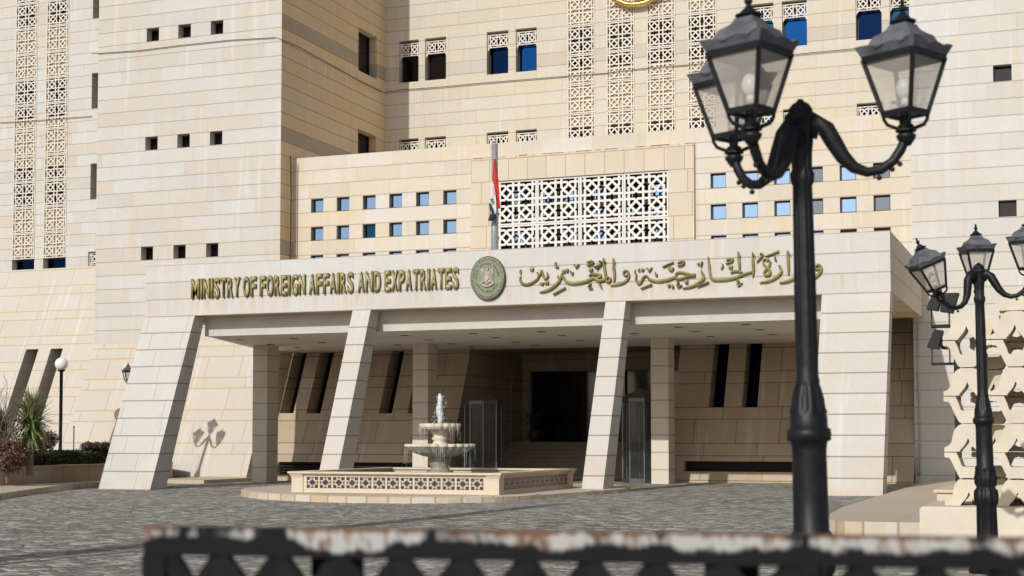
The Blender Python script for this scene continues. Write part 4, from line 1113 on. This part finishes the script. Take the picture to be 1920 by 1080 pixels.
# ------------------------------------------------------------------ street lamps
LZ = 3.09                                            # height of the lantern seats
def lamp_post_mesh():
    mb = MB(); mb.smooth = True
    RA = 0.51
    fl = lambda a, z: 1 + (0.065 * math.cos(a * 12) if (0.25 < z < 1.05 or z > 2.0) else (0.09 * math.cos(a * 8) if 1.7 < z < 1.84 or 0.9 < z < 1.08 else 0))
    prof = [(0.20, 0), (0.20, 0.12), (0.15, 0.14), (0.125, 0.22), (0.105, 0.30), (0.098, 0.70), (0.112, 0.72), (0.122, 0.78), (0.118, 0.86), (0.095, 0.885), (0.09, 0.90), (0.108, 0.93), (0.114, 1.0), (0.10, 1.07), (0.104, 1.09), (0.104, 1.11), (0.088, 1.13),
            (0.086, 1.30), (0.084, 1.52), (0.090, 1.565), (0.107, 1.572), (0.110, 1.60), (0.107, 1.628), (0.094, 1.634), (0.092, 1.69), (0.088, 1.70), (0.088, 1.715), (0.080, 1.73), (0.074, 1.78), (0.062, 1.83), (0.059, 1.85), (0.060, 1.87), (0.055, 1.885), (0.055, 1.95),
            (0.052, 2.3), (0.048, 2.70), (0.046, 2.84), (0.056, 2.86), (0.058, 2.90), (0.048, 2.92), (0.050, 3.0), (0.062, 3.12), (0.066, 3.16), (0.078, 3.175), (0.076, 3.195), (0.06, 3.205), (0.056, 3.225), (0.04, 3.25), (0.02, 3.262), (0.012, 3.275)]
    mb.lathe(prof, n=48, mod=fl); return mb
def arm_mesh():
    mb = MB(); mb.smooth = True
    RA = 0.51; q_ = RA / 0.478
    path = [(0.035, 0, 3.10), (0.075, 0, 3.16), (0.115, 0, 3.12), (0.15, 0, 3.05), (0.19, 0, 2.975), (0.24, 0, 2.92), (0.30, 0, 2.895), (0.36, 0, 2.905), (0.415, 0, 2.945), (0.452, 0, 3.0), (0.472, 0, 3.05), (0.478, 0, LZ - 0.02)]
    path = [(x * q_, y, z) for x, y, z in path]
    mb.tube(path, [0.05, 0.046, 0.045, 0.043, 0.038, 0.030, 0.025, 0.024, 0.024, 0.025, 0.023, 0.022], 12)
    mb.lathe([(0.022, LZ - 0.07), (0.045, LZ - 0.035), (0.05, LZ - 0.02), (0.03, LZ - 0.005)], (RA, 0, 0), 14)
    for x, z in ((0.435, 2.94), (0.40, 2.915), (0.34, 2.875), (0.20, 2.935)): mb.ball((x * q_ + 0.012, 0, z - 0.01), 0.014, 8, 6)
    return mb
TB, TT, ZB1, ZT1 = 0.0775, 0.143, 0.09, 0.362
def sq(h, z): return [(-h, -h, z), (h, -h, z), (h, h, z), (-h, h, z)]
def lantern_frame_mesh():
    mb = MB()
    b, t = sq(TB, ZB1), sq(TT, ZT1)
    for i in range(4): mb.bar(b[i], t[i], 0.02, 0.02)
    for i in range(4):
        j = (i + 1) % 4; mb.bar(b[i], b[j], 0.022, 0.026); mb.bar(t[i], t[j], 0.018, 0.03)
        c = Vector(b[i]); e = Vector((c.x * 0.30, c.y * 0.30, 0.012)); m_ = Vector((c.x * 0.82, c.y * 0.82, 0.035))
        mb.tube([c, (c + m_) / 2 + Vector((c.x * 0.06, c.y * 0.06, 0)), m_, e], [0.010, 0.010, 0.010, 0.010], 6)
    mb.lathe([(0.032, -0.005), (0.052, 0.0), (0.05, 0.008), (0.036, 0.016), (0.04, 0.03), (0.026, 0.04)], n=14)
    mb.lathe([(0.024, 0.04), (0.024, 0.10), (0.018, 0.13)], n=10)
    return mb
def lantern_roof_mesh():
    mb = MB()
    # scalloped flared eave
    N_ = 10; rows = []
    side = lambda h, z, amp: [p for k in range(4) for p in [tuple(Vector(sq(h, z)[k]).lerp(Vector(sq(h, z)[(k + 1) % 4]), i / N_) + Vector((0, 0, amp * (abs(math.sin(math.pi * i / N_ * 2.5)) - 0.5) + (0.022 * (abs(i / N_ - 0.5) * 2) ** 3 if amp else 0)))) for i in range(N_)]]
    lv = [(0.142, 0.366, 0), (0.15, 0.378, 0), (0.158, 0.395, 0.0), (0.172, 0.412, 0.016), (0.148, 0.414, 0.004), (0.128, 0.428, 0), (0.116, 0.455, 0), (0.105, 0.478, 0), (0.082, 0.492, 0), (0.062, 0.508, 0), (0.052, 0.525, 0), (0.050, 0.533, 0)]
    rings = [mb.add(side(*l)) for l in lv]; n = 4 * N_
    for a, b in zip(rings, rings[1:]):
        for j in range(n): mb.face((a + j, a + (j + 1) % n, b + (j + 1) % n, b + j))
    mb.face(range(rings[0] + n - 1, rings[0] - 1, -1)); mb.face(range(rings[-1], rings[-1] + n))
    mb.mi = 1
    mb.lathe([(0.045, 0.533), (0.064, 0.545), (0.066, 0.552), (0.045, 0.560), (0.032, 0.575), (0.016, 0.59), (0.011, 0.60), (0.02, 0.612), (0.021, 0.622), (0.013, 0.632), (0.009, 0.64), (0.014, 0.648), (0.003, 0.668)], n=14)
    return mb
proto = {}
def make_lamp(name='street_lamp'):
    root = empty(name)
    lamp_post_mesh().build('post', M['iron'], root)
    for k in range(3):
        if k == 0:
            a = arm_mesh().build('arm', M['iron'], root); proto['arm'] = a
            ln = lantern_frame_mesh().build('lantern', M['iron'], root)
            lantern_roof_mesh().build('lantern_roof', [M['iron_top'], M['iron']], ln)
            mb = MB(); b, t = sq(TB - 0.004, ZB1), sq(TT - 0.004, ZT1)
            for i in range(4): mb.quad(b[i], b[(i + 1) % 4], t[(i + 1) % 4], t[i])
            mb.quad(*b); mb.build('glass', M['lamp_glass'], ln)
            mb = MB(); mb.ball((0, 0, 0.215), 0.042, 14, 10, 1.35); mb.lathe([(0.02, 0.13), (0.02, 0.165)], n=10); mb.build('bulb', M['bulb'], ln, True)
            proto['ln'] = ln
        else:
            child(proto['arm'], root)
            copy_tree(proto['ln'], root)
    return root
def pose(root, az, tilt=None, spin=36):
    arms = sorted([c for c in kids(root) if c.name.startswith('arm')], key=lambda c: c.name)
    lns = sorted([c for c in kids(root) if c.name.split('.')[0] == 'lantern'], key=lambda c: c.name)
    for k, a in enumerate(az):
        arms[k].rotation_euler = (0, 0, R(a))
        lns[k].location = (0.51 * math.cos(R(a)), 0.51 * math.sin(R(a)), LZ)
        lns[k].rotation_euler = (0, 0, R(a + (spin[k] if isinstance(spin, (list, tuple)) else spin)))
    if tilt:                                     # one arm has sagged outward with its lantern
        k, ang = tilt
        piv = Matrix.Translation((0.05 * math.cos(R(az[k])), 0.05 * math.sin(R(az[k])), 3.08))
        ax = Vector((-math.sin(R(az[k])), math.cos(R(az[k])), 0))
        q = piv @ Matrix.Rotation(R(ang), 4, ax) @ piv.inverted()
        for o in (arms[k], lns[k]):
            m = q @ (Matrix.Translation(o.location) @ o.rotation_euler.to_matrix().to_4x4())
            o.location = m.to_translation(); o.rotation_euler = m.to_euler()
D1, D2 = 7.4, 15.8
L1 = make_lamp()
p = at_d(1528, 1000, D1)
L1.location = (p.x, p.y, 0.0); L1.rotation_euler = (0, R(-0.9), R(YAW))
L1.scale = (1.01, 1.01, 1.01)
pose(L1, (-8, -128, 122), spin=(50, 176, -78))
for o in [c for c in kids(L1) if abs(c.rotation_euler.z - R(-128)) < 1e-3 or (c.name.split('.')[0] == 'lantern' and c.location.y < -0.3)]: o.location.z -= 0.05
tag(L1, 'tall black cast iron lamp with three lanterns standing just behind the rusty rail', 'street lamp', 'three lantern street lamps')
L2 = copy_tree(L1)
p = at_d(1851, 900, D2)
L2.location = (p.x, p.y, 0.17); L2.rotation_euler = (0, R(-1.0), R(YAW))
pose(L2, (-24, 74, 196), tilt=(2, 23), spin=(69, 16, -8))
tag(L2, 'black cast iron lamp with one lantern tilted over, in front of the pierced stone screen', 'street lamp', 'three lantern street lamps')
L4 = copy_tree(L1); q = at_d(269, 800, 53); L4.location = (q.x, q.y, 0.1); L4.rotation_euler = (0, 0, R(YAW)); L4.scale = (1.12, 1.12, 1.12)
pose(L4, (182, 62, -58), spin=30)
tag(L4, 'black cast iron lamp of which one lantern peeps out left of the slanting pier', 'street lamp', 'three lantern street lamps')
# globe lamp in the planting
GL = empty('globe_lamp', (-35.35, 45.8, 0.5)); tag(GL, 'white globe lamp on a thin black pole behind the clipped hedge', 'lamp')
mb = MB(); mb.lathe([(0.10, 0), (0.075, 0.05), (0.065, 0.1), (0.062, 3.56), (0.10, 3.585), (0.14, 3.60), (0.14, 3.64), (0.06, 3.66)], n=12); mb.build('pole', M['iron'], GL, True)
mb = MB(); mb.ball((0, 0, 3.86), 0.245, 24, 16); mb.build('globe', M['globe'], GL, True)

# ------------------------------------------------------------------ planting at the left
def planter_line(): return [(-30.4, 22.0), (-30.4, 30.0), (-30.4, 36.4), (-30.75, 40.5), (-30.9, 46.5)]
pl = planter_line()
mb = MB()
for (x0, y0), (x1, y1) in zip(pl, pl[1:]):
    mb.hexa([(x0, y0, 0), (x1, y1, 0), (x1 - 0.25, y1, 0), (x0 - 0.25, y0, 0), (x0, y0, 0.66), (x1, y1, 0.66), (x1 - 0.25, y1, 0.66), (x0 - 0.25, y0, 0.66)])
P1 = mb.build('planter_wall', M['planter']); tag(P1, 'low stained limestone planter wall in front of the clipped hedge', 'wall')
mb = MB()
for (x0, y0), (x1, y1) in zip(pl, pl[1:]):
    mb.hexa([(x0 + 0.03, y0, 0.662), (x1 + 0.03, y1, 0.662), (x1 - 0.3, y1, 0.662), (x0 - 0.3, y0, 0.662), (x0 + 0.03, y0, 0.72), (x1 + 0.03, y1, 0.72), (x1 - 0.3, y1, 0.72), (x0 - 0.3, y0, 0.72)])
mb.build('coping', M['planter'], P1)
mb = MB(); mb.quad((-60, 20, 0.56), (-30.6, 20, 0.56), (-31.1, 47.5, 0.56), (-60, 56, 0.56)); tag(mb.build('garden_soil', M['soil']), kind='structure')
# pavement at the left, kerbed
kl = [(-22.0, 22.0), (-24.3, 27.5), (-25.9, 31.0), (-27.4, 34.2), (-28.9, 37.5), (-29.6, 39.6), (-29.9, 41.2)]
mb = MB()
top = [(x, y, 0.16) for x, y in kl] + [(-30.35, 41.2, 0.16), (-30.35, 22.0, 0.16)]
mb.mi = 1; mb.quad(*top); mb.mi = 0
for a, b in zip(kl, kl[1:]): mb.quad((a[0], a[1], -0.05), (b[0], b[1], -0.05), (b[0], b[1], 0.16), (a[0], a[1], 0.16))
mb.quad((kl[-1][0], kl[-1][1], -0.05), (-30.35, 41.2, -0.05), (-30.35, 41.2, 0.16), (kl[-1][0], kl[-1][1], 0.16))
tag(mb.build('pavement', [M['island'], M['pave_dust']]), kind='structure')
# kerbed walk under the wall between pier and column
mb = MB(); mb.box(-31.0, -28.35, 44.6, 48.6, -0.05, 0.13); tag(mb.build('pavement', M['pave_dust']), kind='structure')

def leafbox(mb, fn, cnt, size, seed):
    r_ = random.Random(seed)
    for i in range(cnt):
        c, nrm = fn(r_)
        a = Vector((r_.gauss(0, 1), r_.gauss(0, 1), r_.gauss(0, 1)))
        d = (Vector(nrm) * 0.8 + a * 0.8).normalized(); x = d.orthogonal().normalized(); y = d.cross(x)
        th = r_.uniform(0, 6.28); x, y = x * math.cos(th) + y * math.sin(th), y * math.cos(th) - x * math.sin(th)
        s = size * r_.uniform(0.6, 1.3)
        c = Vector(c); mb.quad(c - x * s, c - y * s * 0.5, c + x * s, c + y * s * 0.5)
def hedge_fn(x0, x1, y0, y1, z0, z1):
    def fn(r_):
        k = r_.random()
        x, y, z = r_.uniform(x0, x1), r_.uniform(y0, y1), r_.uniform(z0, z1)
        j = r_.uniform(-0.05, 0.05)
        if k < 0.5: return (x1 + j, y, z), (1, 0, 0)
        if k < 0.8: return (x, y, z1 + j), (0, 0, 1)
        if k < 0.9: return (x, y0 + j, z), (0, -1, 0)
        return (x, y, z), (0.3, 0, 0.3)
    return fn
mb = MB(); leafbox(mb, hedge_fn(-32.2, -31.1, 35.2, 44.8, 0.56, 1.14), 9000, 0.055, 1)
mb.box(-32.15, -31.17, 35.26, 44.75, 0.56, 1.08)
tag(mb.build('hedge', M['hedge']), 'low clipped dark green hedge behind the planter wall', 'hedge')
def bush(px, py, D, r, mat, label, cnt, sq_=0.85, size=0.05, seed=0):
    c = at_d(px, py, D); mb = MB()
    def fn(r_):
        v = Vector((r_.gauss(0, 1), r_.gauss(0, 1), r_.gauss(0, 1))).normalized()
        k = r_.uniform(0.55, 1.0) * (1 + 0.18 * math.sin(v.x * 5 + seed) * math.cos(v.z * 4 + v.y * 3))
        return (v.x * r * k, v.y * r * k, v.z * r * k * sq_ + r * sq_), v
    leafbox(mb, fn, cnt, size, 20 + seed)
    o = empty('bush', (c.x, c.y, c.z - r * sq_)); tag(o, label, 'shrub')
    mb.build('foliage', mat, o)
    m2 = MB()
    for i in range(7):
        a = i * 0.9; m2.tube([(0, 0, -0.3), (0.2 * r * math.cos(a), 0.2 * r * math.sin(a), 0.4 * r), (0.6 * r * math.cos(a), 0.6 * r * math.sin(a), 1.1 * r)], [0.02, 0.015, 0.006], 5)
    m2.build('stem', M['twig'], o)
bush(85, 826, 48.5, 0.40, M['redleaf'], 'small round dark red bush beside the globe lamp pole', 1500, 0.85, 0.045, 1)
bush(14, 856, 44.2, 0.62, M['brownleaf'], 'loose brown bush at the left edge below the yuccas', 3200, 0.8, 0.05, 2)
bush(50, 838, 46.5, 0.55, M['redleaf'], 'dark red bush growing under the taller yucca', 1500, 0.8, 0.045, 3)
bush(166, 838, 50.5, 0.30, M['redleaf'], 'low dark red shrub behind the hedge left of the slanting pier', 900, 0.6, 0.04, 4)
bush(184, 838, 51.0, 0.28, M['redleaf'], 'lowest dark red shrub at the end of the hedge by the slanting pier', 800, 0.6, 0.04, 6)
bush(198, 838, 51.2, 0.26, M['hedge'], 'small green shrub tucked against the slanting pier', 700, 0.7, 0.04, 5)
def yucca(px, py, D, s, label, seed):
    r_ = random.Random(seed); c = at_d(px, py, D)
    o = empty('yucca', (c.x, c.y, 0.56)); tag(o, label, 'yucca', 'yuccas in the planting')
    h = c.z - 0.56
    mb = MB(); mb.tube([(0, 0, -0.1), (0.04, 0, h * 0.5), (0, 0, h)], [0.10, 0.085, 0.07], 8); mb.build('trunk', M['twig'], o)
    mb = MB()
    for i in range(300):
        a = r_.uniform(0, 6.28); e = r_.uniform(-0.9, 1.45); l = s * r_.uniform(0.65, 1.0)
        d = Vector((math.cos(a) * math.cos(e), math.sin(a) * math.cos(e), math.sin(e)))
        sd = d.cross(Vector((0, 0, 1))).normalized() * 0.028 * s / 0.8
        z0 = h + r_.uniform(-0.45, 0.1)
        b = Vector((0, 0, z0)); m_ = b + d * l * 0.55; t = b + d * l - Vector((0, 0, 0.10 * l * (1 - max(0, math.sin(e)))))
        mb.quad(b - sd * 0.7, b + sd * 0.7, m_ + sd, m_ - sd); mb.quad(m_ - sd, m_ + sd, t)
    mb.build('leaves', M['yucca'], o)
yucca(57, 782, 45.0, 1.1, 'spiky yucca standing in front of the slit windows, the taller of the two', 1)
yucca(-2, 800, 45.2, 0.85, 'spiky yucca cut off by the left edge of the picture', 2)
bc = at_d(-18, 850, 44.5); r_ = random.Random(5)
o = empty('bare_shrub', (bc.x, bc.y, 0.5)); tag(o, 'leafless grey shrub with thin branches at the left edge', 'shrub')
mb = MB()
def twig(p, d, l, r, k):
    q = p + d * l * 0.5 + Vector((r_.uniform(-.04, .04), r_.uniform(-.04, .04), 0)); e = p + d * l
    mb.tube([p, q, e], [r, r * 0.85, r * 0.6], 5)
    if k:
        for _ in range(3 if k > 1 else 2):
            t = r_.uniform(0.4, 1.0); nd = (d + Vector((r_.uniform(-.7, .7), r_.uniform(-.7, .7), r_.uniform(-.1, .5)))).normalized()
            twig(p + d * l * t, nd, l * r_.uniform(0.5, 0.75), r * 0.6, k - 1)
for i in range(7): twig(Vector((0, 0, 0.1)), Vector((r_.uniform(-.3, .75), r_.uniform(-.4, .4), 1)).normalized(), r_.uniform(1.0, 1.5), 0.028, 3)
mb.build('branches', M['twig'], o)
sp = at_d(138, 842, 50.5)
mb = MB(); mb.tube([(sp.x, sp.y, 0.5), (sp.x, sp.y, sp.z + 0.74)], 0.022, 6); mb.ball((sp.x, sp.y, sp.z + 0.76), 0.035, 8, 6); tag(mb.build('garden_stake', M['twig']), 'thin bare stake behind the hedge right of the globe lamp', 'stake')

# ------------------------------------------------------------------ right side: pavement, plinth, pierced screen, ledge, floodlights
mb = MB()
ZP = 0.24
kr = [(-4.32, 49.9), (-4.30, 39.5), (-4.28, 30), (-4.1, 27), (-3.85, 25.1), (-3.5, 24.6), (-1.8, 24.75)]
mb.mi = 1; mb.quad(*([(x, y, ZP) for x, y in kr] + [(10, 24.75, ZP), (10, 49.9, ZP)])); mb.mi = 0
for a, b in zip(kr + [(10, 24.75)], (kr + [(10, 24.75)])[1:]): mb.quad((a[0], a[1], -0.05), (b[0], b[1], -0.05), (b[0], b[1], ZP), (a[0], a[1], ZP))
tag(mb.build('pavement', [M['island'], M['pave_dust']]), kind='structure')
pc = at_y(1724, 950, 20.5)
PX, PZ = pc.x, pc.z
mb = MB()
def rbox(mb, x0, x1, y0, y1, z0, z1, e=0.03):
    mb.box(x0, x1, y0, y1, z0, z1 - e)
    mb.hexa([(x0, y0, z1 - e + 0.0005), (x1, y0, z1 - e + 0.0005), (x1, y1, z1 - e + 0.0005), (x0, y1, z1 - e + 0.0005), (x0 + e, y0 + e, z1), (x1 - e, y0 + e, z1), (x1 - e, y1 - e, z1), (x0 + e, y1 - e, z1)])
rbox(mb, PX, PX + 7, 20.5, 22.5, -0.05, PZ)
tag(mb.build('plinth', M['screen']), 'long plain cream plinth carrying the pierced stone screen', 'plinth')
# screen
YSc = 21.0; TH = 0.62
def spt(px, py): q = at_y(px, py, YSc); return q.x, q.z
u_ = 0.00204
xm0 = spt(1815.5, 850)[0]; zs0 = spt(1815, 847)[1]
PWX, PHZ = 305 * u_, 372 * u_
SC = empty('pierced_screen', (xm0, YSc, PZ)); tag(SC, 'cream cast stone screen of stacked pierced ogee blocks on the plinth', 'screen')
out_up = [(-152, 0), (-152, 30), (-132, 36), (-108, 62), (-98, 105), (-86, 145), (-58, 176), (-30, 183), (0, 183)]
out_dn = [(0, -183), (-44, -183), (-62, -165), (-90, -105), (-116, -48), (-130, -40), (-152, -38), (-152, -6)]
hole_up = [(-56, 0), (-49, 14), (-28, 38), (-12, 62), (0, 92)]
hole_dn = [(0, -100), (-40, -98), (-54, -60), (-76, -6)]
def block(xc, zc, up=True, dn=True, parent=SC, YSc=YSc):
    mb = MB()
    def half(outer, hole, sgn):
        # strip between outer and hole, resampled to equal counts, mirrored
        def res(pl_, n=18):
            L_ = [0]
            for a, b in zip(pl_, pl_[1:]): L_.append(L_[-1] + math.dist(a, b))
            o_ = []
            for i in range(n + 1):
                t = L_[-1] * i / n
                for k in range(len(pl_) - 1):
                    if t <= L_[k + 1] + 1e-9:
                        f = (t - L_[k]) / max(1e-9, L_[k + 1] - L_[k]); o_.append((pl_[k][0] + (pl_[k + 1][0] - pl_[k][0]) * f, pl_[k][1] + (pl_[k + 1][1] - pl_[k][1]) * f)); break
            return o_
        A_, B_ = res([(x, z) for x, z in cr(outer, 4)]), res([(x, z) for x, z in cr(hole, 4)])
        for m_ in (1, -1):
            a0 = mb.add([(xc + m_ * x * u_, YSc, zc + z * u_) for x, z in A_]); b0 = mb.add([(xc + m_ * x * u_, YSc, zc + z * u_) for x, z in B_])
            a1 = mb.add([(xc + m_ * x * u_, YSc + TH, zc + z * u_) for x, z in A_]); b1 = mb.add([(xc + m_ * x * u_, YSc + TH, zc + z * u_) for x, z in B_])
            n = len(A_)
            for i in range(n - 1):
                mb.face((a0 + i, a0 + i + 1, b0 + i + 1, b0 + i)); mb.face((a1 + i, b1 + i, b1 + i + 1, a1 + i + 1))
                mb.face((a0 + i, a1 + i, a1 + i + 1, a0 + i + 1)); mb.face((b0 + i, b0 + i + 1, b1 + i + 1, b1 + i))
            for i in (0, n - 1): mb.face((a0 + i, b0 + i, b1 + i, a1 + i))
    if up: half(out_up, hole_up, 1)
    if dn: half(list(reversed(out_dn)), list(reversed(hole_dn)), -1)
    o = mb.build('screen_block', M['screen'], parent); o.matrix_parent_inverse = Matrix.Translation(-SC.location)
ncol = 9
for c in range(ncol):
    xc = xm0 + PWX * c + 0.002 * c
    block(xc, PZ + 0.001, True, False)
    for r in range(3): block(xc, zs0 + (PHZ + 0.003) * r)
# a second leaf of blocks stands behind, half a block over
for c in range(ncol):
    xc = xm0 + PWX * (c + 0.5)
    block(xc, PZ + 0.001, True, False, YSc=YSc + TH + 0.05)
    for r in range(3): block(xc, zs0 + (PHZ + 0.003) * r, YSc=YSc + TH + 0.05)
# crowning crest pieces
mb = MB()
for c in range(ncol):
    xc = xm0 + PWX * c; z0 = zs0 + PHZ * 2.5 + 0.012
    if c == 0: continue
    mb.prism([(-0.20, 0), (0.20, 0), (0.27, 0.16), (0.16, 0.17), (0.10, 0.27), (0.05, 0.18), (0.0, 0.30), (-0.05, 0.18), (-0.10, 0.27), (-0.16, 0.17), (-0.27, 0.16)], lambda p, k: (xc + p[0], YSc + 0.04 + 0.5 * k, z0 + p[1]))
o = mb.build('crest', M['screen'], SC); o.matrix_parent_inverse = Matrix.Translation(-SC.location)
# ledge behind the plinth
lx = at_y(1757, 945, 31).x
mb = MB(); mb.box(lx, lx + 5, 31.0, 34.2, 0.2, 0.50)
Lg = mb.build('stone_ledge', M['fountain']); tag(Lg, 'low cream stone ledge with coping behind the left end of the plinth', 'ledge')
mb = MB(); mb.box(lx - 0.06, lx + 5.06, 30.94, 34.26, 0.503, 0.56); mb.build('coping', M['fountain'], Lg)
# floodlight mast
fm = at_y(1798, 900, 22.6)
FM = empty('floodlight_mast', (fm.x, 22.6, 0.0)); tag(FM, 'thin black mast behind the pierced screen carrying two floodlights', 'mast')
def Z(py, D=22.6): return at_y(1790, py, D).z
mb = MB(); mb.box(-0.045, 0.045, -0.045, 0.045, 0.0, Z(603)); mb.build('pole', M['iron'], FM)
mb = MB()
for py in (612, 682): mb.box(-0.36, -0.046, -0.02, 0.02, Z(py) - 0.02, Z(py) + 0.02)
mb.build('bracket', M['iron'], FM)
def flood(pyb, label, flip):
    o = empty('floodlight', (fm.x - 0.22, 22.5, Z(pyb))); tag(o, label, 'floodlight', 'floodlights on the mast')
    mb = MB(); mb.bar((-0.125, 0, 0.012), (-0.125, 0, 0.30), 0.02, 0.02); mb.bar((0.125, 0, 0.012), (0.125, 0, 0.26), 0.02, 0.02); mb.bar((-0.14, 0, 0.0), (0.14, 0, 0.0), 0.03, 0.024); mb.build('bracket', M['iron'], o)
    mb = MB()
    # wedge housing, flat visor face to the left
    mb.hexa([(-0.19, -0.13, 0.24), (-0.03, -0.13, 0.21), (-0.03, 0.13, 0.21), (-0.19, 0.13, 0.24), (-0.08, -0.13, 0.50), (0.04, -0.13, 0.48), (0.04, 0.13, 0.48), (-0.08, 0.13, 0.50)])
    mb.build('housing', M['dark'], o)
    mb = MB()
    if flip: mb.hexa([(0.0, -0.12, 0.20), (0.18, -0.12, 0.17), (0.18, 0.12, 0.17), (0.0, 0.12, 0.20), (0.045, -0.12, 0.46), (0.27, -0.12, 0.46), (0.27, 0.12, 0.46), (0.045, 0.12, 0.46)])
    else: mb.tube([(0.0, 0, 0.29), (0.05, 0, 0.29), (0.12, 0, 0.28), (0.17, 0, 0.25)], [0.07, 0.085, 0.08, 0.04], 12)
    mb.build('ballast_case', M['dark'], o)
flood(610, 'upper black floodlight on its bracket under the tilted lantern', True)
flood(682, 'lower black floodlight on its bracket beside the top of the pierced screen', False)

# ------------------------------------------------------------------ rusty gate in the foreground
ZRL = 1.432
ga = at_z(270, 986.5, ZRL); gb = at_z(1920, 1009, ZRL)
dirv = (gb - ga); dirv.z = 0; ln_ = dirv.length; ang = math.atan2(dirv.y, dirv.x)
GT = empty('gate', (ga.x, ga.y, 0), ang); tag(GT, 'black steel gate leaf with chipped rusty top rail across the foreground', 'gate')
LG = ln_ * 1.25
mb = MB(); mb.box(0, LG, 0.0, 0.035, ZRL - 0.054, ZRL); mb.build('top_rail', M['rail'], GT)
mb = MB(); mb.box(-0.002, 0.045, -0.003, 0.038, 0.12, ZRL - 0.0545); mb.build('stile', M['rail'], GT)
mb = MB(); mb.box(0.046, LG, 0.0, 0.035, 0.15, 0.2); mb.build('bottom_rail', M['railpaint'], GT)
mb = MB(); stp = 0.118; x = 0.15; k = 0
while x < LG:
    mb = MB(); mb.box(x - 0.012, x + 0.012, 0.004, 0.03, 0.2, ZRL - 0.055); mb.build('bar', M['railpaint'], GT)
    x += stp; k += 1
mb = MB(); x = 0.046; zt2 = ZRL - 0.056; k = 0
rows_ = 8; dz = 0.15
for r in range(rows_):
    xx = 0.15 - stp
    while xx < LG:
        z1, z0 = zt2 - r * dz, zt2 - (r + 1) * dz
        a, b = max(0.046, xx), min(LG, xx + stp)
        mb.bar((a, 0.012 + 0.001, z1), (b, 0.013, z0), 0.034, 0.022, Vector((0, 1, 0))); mb.bar((a, 0.022, z0), (b, 0.022, z1), 0.034, 0.022, Vector((0, 1, 0)))
        xx += stp
mb.build('diagonal_bars', M['railpaint'], GT)
for q in range(3):
    mb = MB(); yq = 0.10 + 0.05 * q; x0 = 0.3 + 0.75 * q
    mb.box(x0, x0 + 0.10, yq, yq + 0.02, ZRL - 0.10, ZRL - 0.062); mb.bar((x0 + 0.05, 0.034, ZRL - 0.08), (x0 + 0.05, yq, ZRL - 0.08), 0.02, 0.02)
    mb.build('latch_plate', M['railpaint'], GT)
# tall masts just outside the picture whose shadows cross the setts
def mast(x, y, h, r, label):
    mb = MB(); mb.lathe([(r * 1.6, 0), (r * 1.6, 0.3), (r, 0.4), (r * 0.7, h), (0.02, h + 0.05)], n=14)
    o = empty('mast', (x, y, 0)); tag(o, label, 'mast'); mb.build('pole', M['steel'], o, True)
mast(-13.75, 12.2, 12.0, 0.34, 'tall thick steel mast outside the left edge, its shadow crossing the setts before the fountain')
mast(-13.55, 8.4, 8.0, 0.07, 'slim steel mast outside the left edge, its thin shadow crossing the setts at left')
